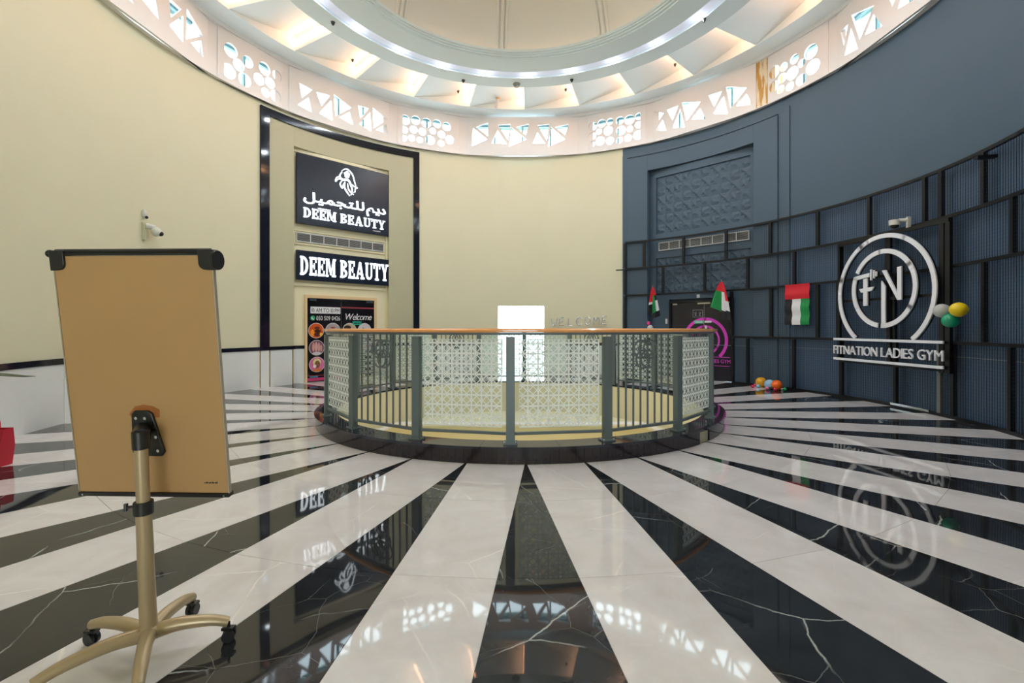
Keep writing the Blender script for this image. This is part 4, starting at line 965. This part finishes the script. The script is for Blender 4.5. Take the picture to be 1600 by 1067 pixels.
def corner(sg):
    pts = [(0, .03), (0, -.055)]+[(-sg*0, 0)]*0
    c = [(sg*.352, BH+.024), (sg*.352, BH-.062), (sg*.318, BH-.060)]+[(sg*(.318-.028*sin(t)), BH-.060+.028*(1-cos(t))) for t in [pi/2*i/6 for i in range(1, 7)]]+[(sg*.290, BH+.024)]
    return MB().prism(BF, c if sg > 0 else c[::-1], -.03, .010)
for sg in (-1, 1): corner(sg).build('corner_cap', blackp, ea, bevel=.003)
MB().ball(BF.p(-.358, BH+.010, -.005), .017).build('clamp_knob', blackp, ea); MB().cyl(BF.p(.352, BH-.02, -.01), .042, .014, 20, axis=u).build('clamp_knob', blackp, ea, bevel=.003)
tinyprint(BF, .235, .30, .045, .053, .0005, .0012, 9).build('maker_print', blackc, ea)
# bracket
bz = .22
MB().prism(BF, [(-.056, bz-.045), (.062, bz-.045), (.076, bz-.025), (.034, bz+.15), (.016, bz+.163), (-.044, bz+.163), (-.058, bz+.15), (-.070, bz-.025)], .001, .014).build('bracket_plate', blackp, ea, bevel=.004)
MB().prism(BF, [(-.078, bz+.145), (-.05, bz+.178), (-.01, bz+.188), (.035, bz+.18), (.062, bz+.165), (.058, bz+.13), (-.065, bz+.12)], .0002, .0009).build('torn_veneer_patch', mat('orange_brown_veneer', (160, 96, 40), .6), ea)
for (a_, b_) in ((-.036, bz+.130), (.004, bz+.130), (.050, bz-.018), (.036, bz+.085), (.046, bz+.045)): MB().cyl(BF.p(a_, b_, .014), .007, .004, 10, axis=n_).build('bracket_bolt', chrome, ea)
ptop = Vector((-1.585, -6.075, .965)); pj = hub+(ptop-hub)*.62
axd = (ptop-hub).normalized()
br = MB(); c0 = ptop+Vector((0, 0, -.015)); br.tube([c0, BF.p(-.02, bz+.08, .005)], .03, 14).build('tilt_joint', blackp, ea)
MB().tube([ptop-axd*.07, ptop+axd*.005], .031, 18).build('pole_cap', blackp, ea, bevel=.003)
MB().tube([pj, ptop-axd*.03], .0245, 20).build('inner_pole', champ, ea)
MB().tube([hub, pj], [.032, .0285], 22).build('outer_pole', champ, ea)
MB().tube([pj-axd*.025, pj+axd*.03], .036, 20).build('height_collar', blackp, ea, bevel=.003)
MB().tube([pj+Vector((-.03, -.01, .01)), pj+Vector((-.058, -.02, .01))], .006, 8).tube([pj+Vector((-.058, -.02, -.005)), pj+Vector((-.058, -.02, .025))], .008, 8).build('clamp_knob', blackp, ea)
MB().ball(hub+Vector((0, 0, -.01)), .05, (1, 1, .7)).build('hub', champ, ea)
for x, y in wheels:
    e = Vector((x, y, .075)); d = (e-hub); d.z = 0; L = d.length; dd = d.normalized(); ev = e-dd*.015
    pts = smooth([hub+Vector((0, 0, -.02)), hub+dd*L*.35+Vector((0, 0, .0)), hub+dd*L*.75+Vector((0, 0, -.008)), Vector((x, y, .085))], 5)
    leg = MB().tube([Vector(p) for p in pts], [.032-.013*i/len(pts) for i in range(len(pts))], 12).build('leg', champ, ea)
    side = Vector((-dd.y, dd.x, 0)); ca_ = MB()
    for sg in (-1, 1): ca_.cyl(e+side*sg*.006-Vector((0, 0, .049)), .026, .014, 18, axis=side*sg)
    ca_.build('caster_wheel', blackp, leg)
    MB().tube([e+Vector((0, 0, .01)), e-Vector((0, 0, .035))], .007, 8).box(e+Vector((0, 0, -.018)), (.05, .03, .012)).build('caster_fork', blackp, leg)

# ------------------------------------------------------------ red bag and potted plant at the left edge
bagm = mat('red_fabric_bag', (200, 22, 48), .55, noise=.1, nscale=6)
t = thing('shopping_bag', (-5.40, -3.24, 0), 'red fabric shopping bag standing on floor at left edge', 'bag')
mb = MB(); F = Fr((-5.40, -3.24, 0), (1, .1, 0), (0, 0, 1), (.1, -1, 0))
vs = []
for z, w, d in ((0, .17, .08), (.2, .19, .085), (.38, .205, .05)):
    vs += [F.p(-w, z, -d), F.p(w, z, -d), F.p(w, z, d), F.p(-w, z, d)]
mb.add(vs, [(0, 3, 2, 1)]+[(4*k+j, 4*k+(j+1) % 4, 4*k+4+(j+1) % 4, 4*k+4+j) for k in range(2) for j in range(4)]); mb.build('bag_body', bagm, t)
for s_ in (-1, 1): MB().tube(smooth([F.p(-.08, .37, s_*.052), F.p(-.06, .47, s_*.05), F.p(.06, .47, s_*.05), F.p(.08, .37, s_*.052)], 5), .008, 6).build('bag_handle', bagm, t)
MB().fbox(F, .05, .065, .0, .37, .075, .09).build('side_seam', mat('dark_red_seam', (120, 14, 30), .6), t)

t = thing('potted_plant', (-2.02, -6.66, 0), 'potted plant at left edge with long narrow arching leaves', 'plant')
MB().tube([(-2.02, -6.66, 0), (-2.02, -6.66, .26)], [.10, .14], 24).build('pot', mat('white_pot', (205, 202, 196), .4), t, bevel=.006)
MB().cyl((-2.02, -6.66, .262), .125, .006, 20).build('soil', mat('soil', (60, 46, 34), .9), t)
lm = mat('dark_green_leaf', (58, 84, 44), .45); lm2 = mat('bright_green_leaf', (96, 130, 30), .45)
def leaf(p0, p1, p2, w, m):
    pts = smooth([Vector(p0), Vector(p1), Vector(p2)], 8); n = len(pts); mb = MB()
    for i, p in enumerate(pts):
        p = Vector(p); d = (Vector(pts[min(i+1, n-1)])-Vector(pts[max(i-1, 0)])).normalized(); s_ = d.cross(Vector((0, 0, 1))).normalized()
        ww_ = w*max(.04, sin(pi*min(1, (i+1)/(n+.1)))**.6)
        mb.v += [p-s_*ww_+Vector((0, 0, .3*ww_)), p, p+s_*ww_+Vector((0, 0, .3*ww_))]
    for i in range(n-1):
        for j in (0, 1): mb.f.append((3*i+j, 3*i+j+1, 3*i+4+j, 3*i+3+j))
    mb.build('leaf', m, t)
B = (-2.02, -6.66, .27)
leaf(B, (-1.93, -6.61, 1.15), (-1.53, -6.56, 1.247), .034, lm)
leaf(B, (-1.86, -6.62, .42), (-1.64, -6.57, .29), .03, lm2)
for k in range(10):
    a_ = 1.6+k*.42; r_ = .16+.02*(k % 3); hh = .7+.12*(k % 4)
    leaf(B, (-2.02+r_*.5*cos(a_), -6.66+r_*.5*sin(a_), .27+hh), (-2.02+r_*1.5*cos(a_)-.1, -6.66+r_*1.3*sin(a_)-.1, .27+hh*.8), .02, lm)
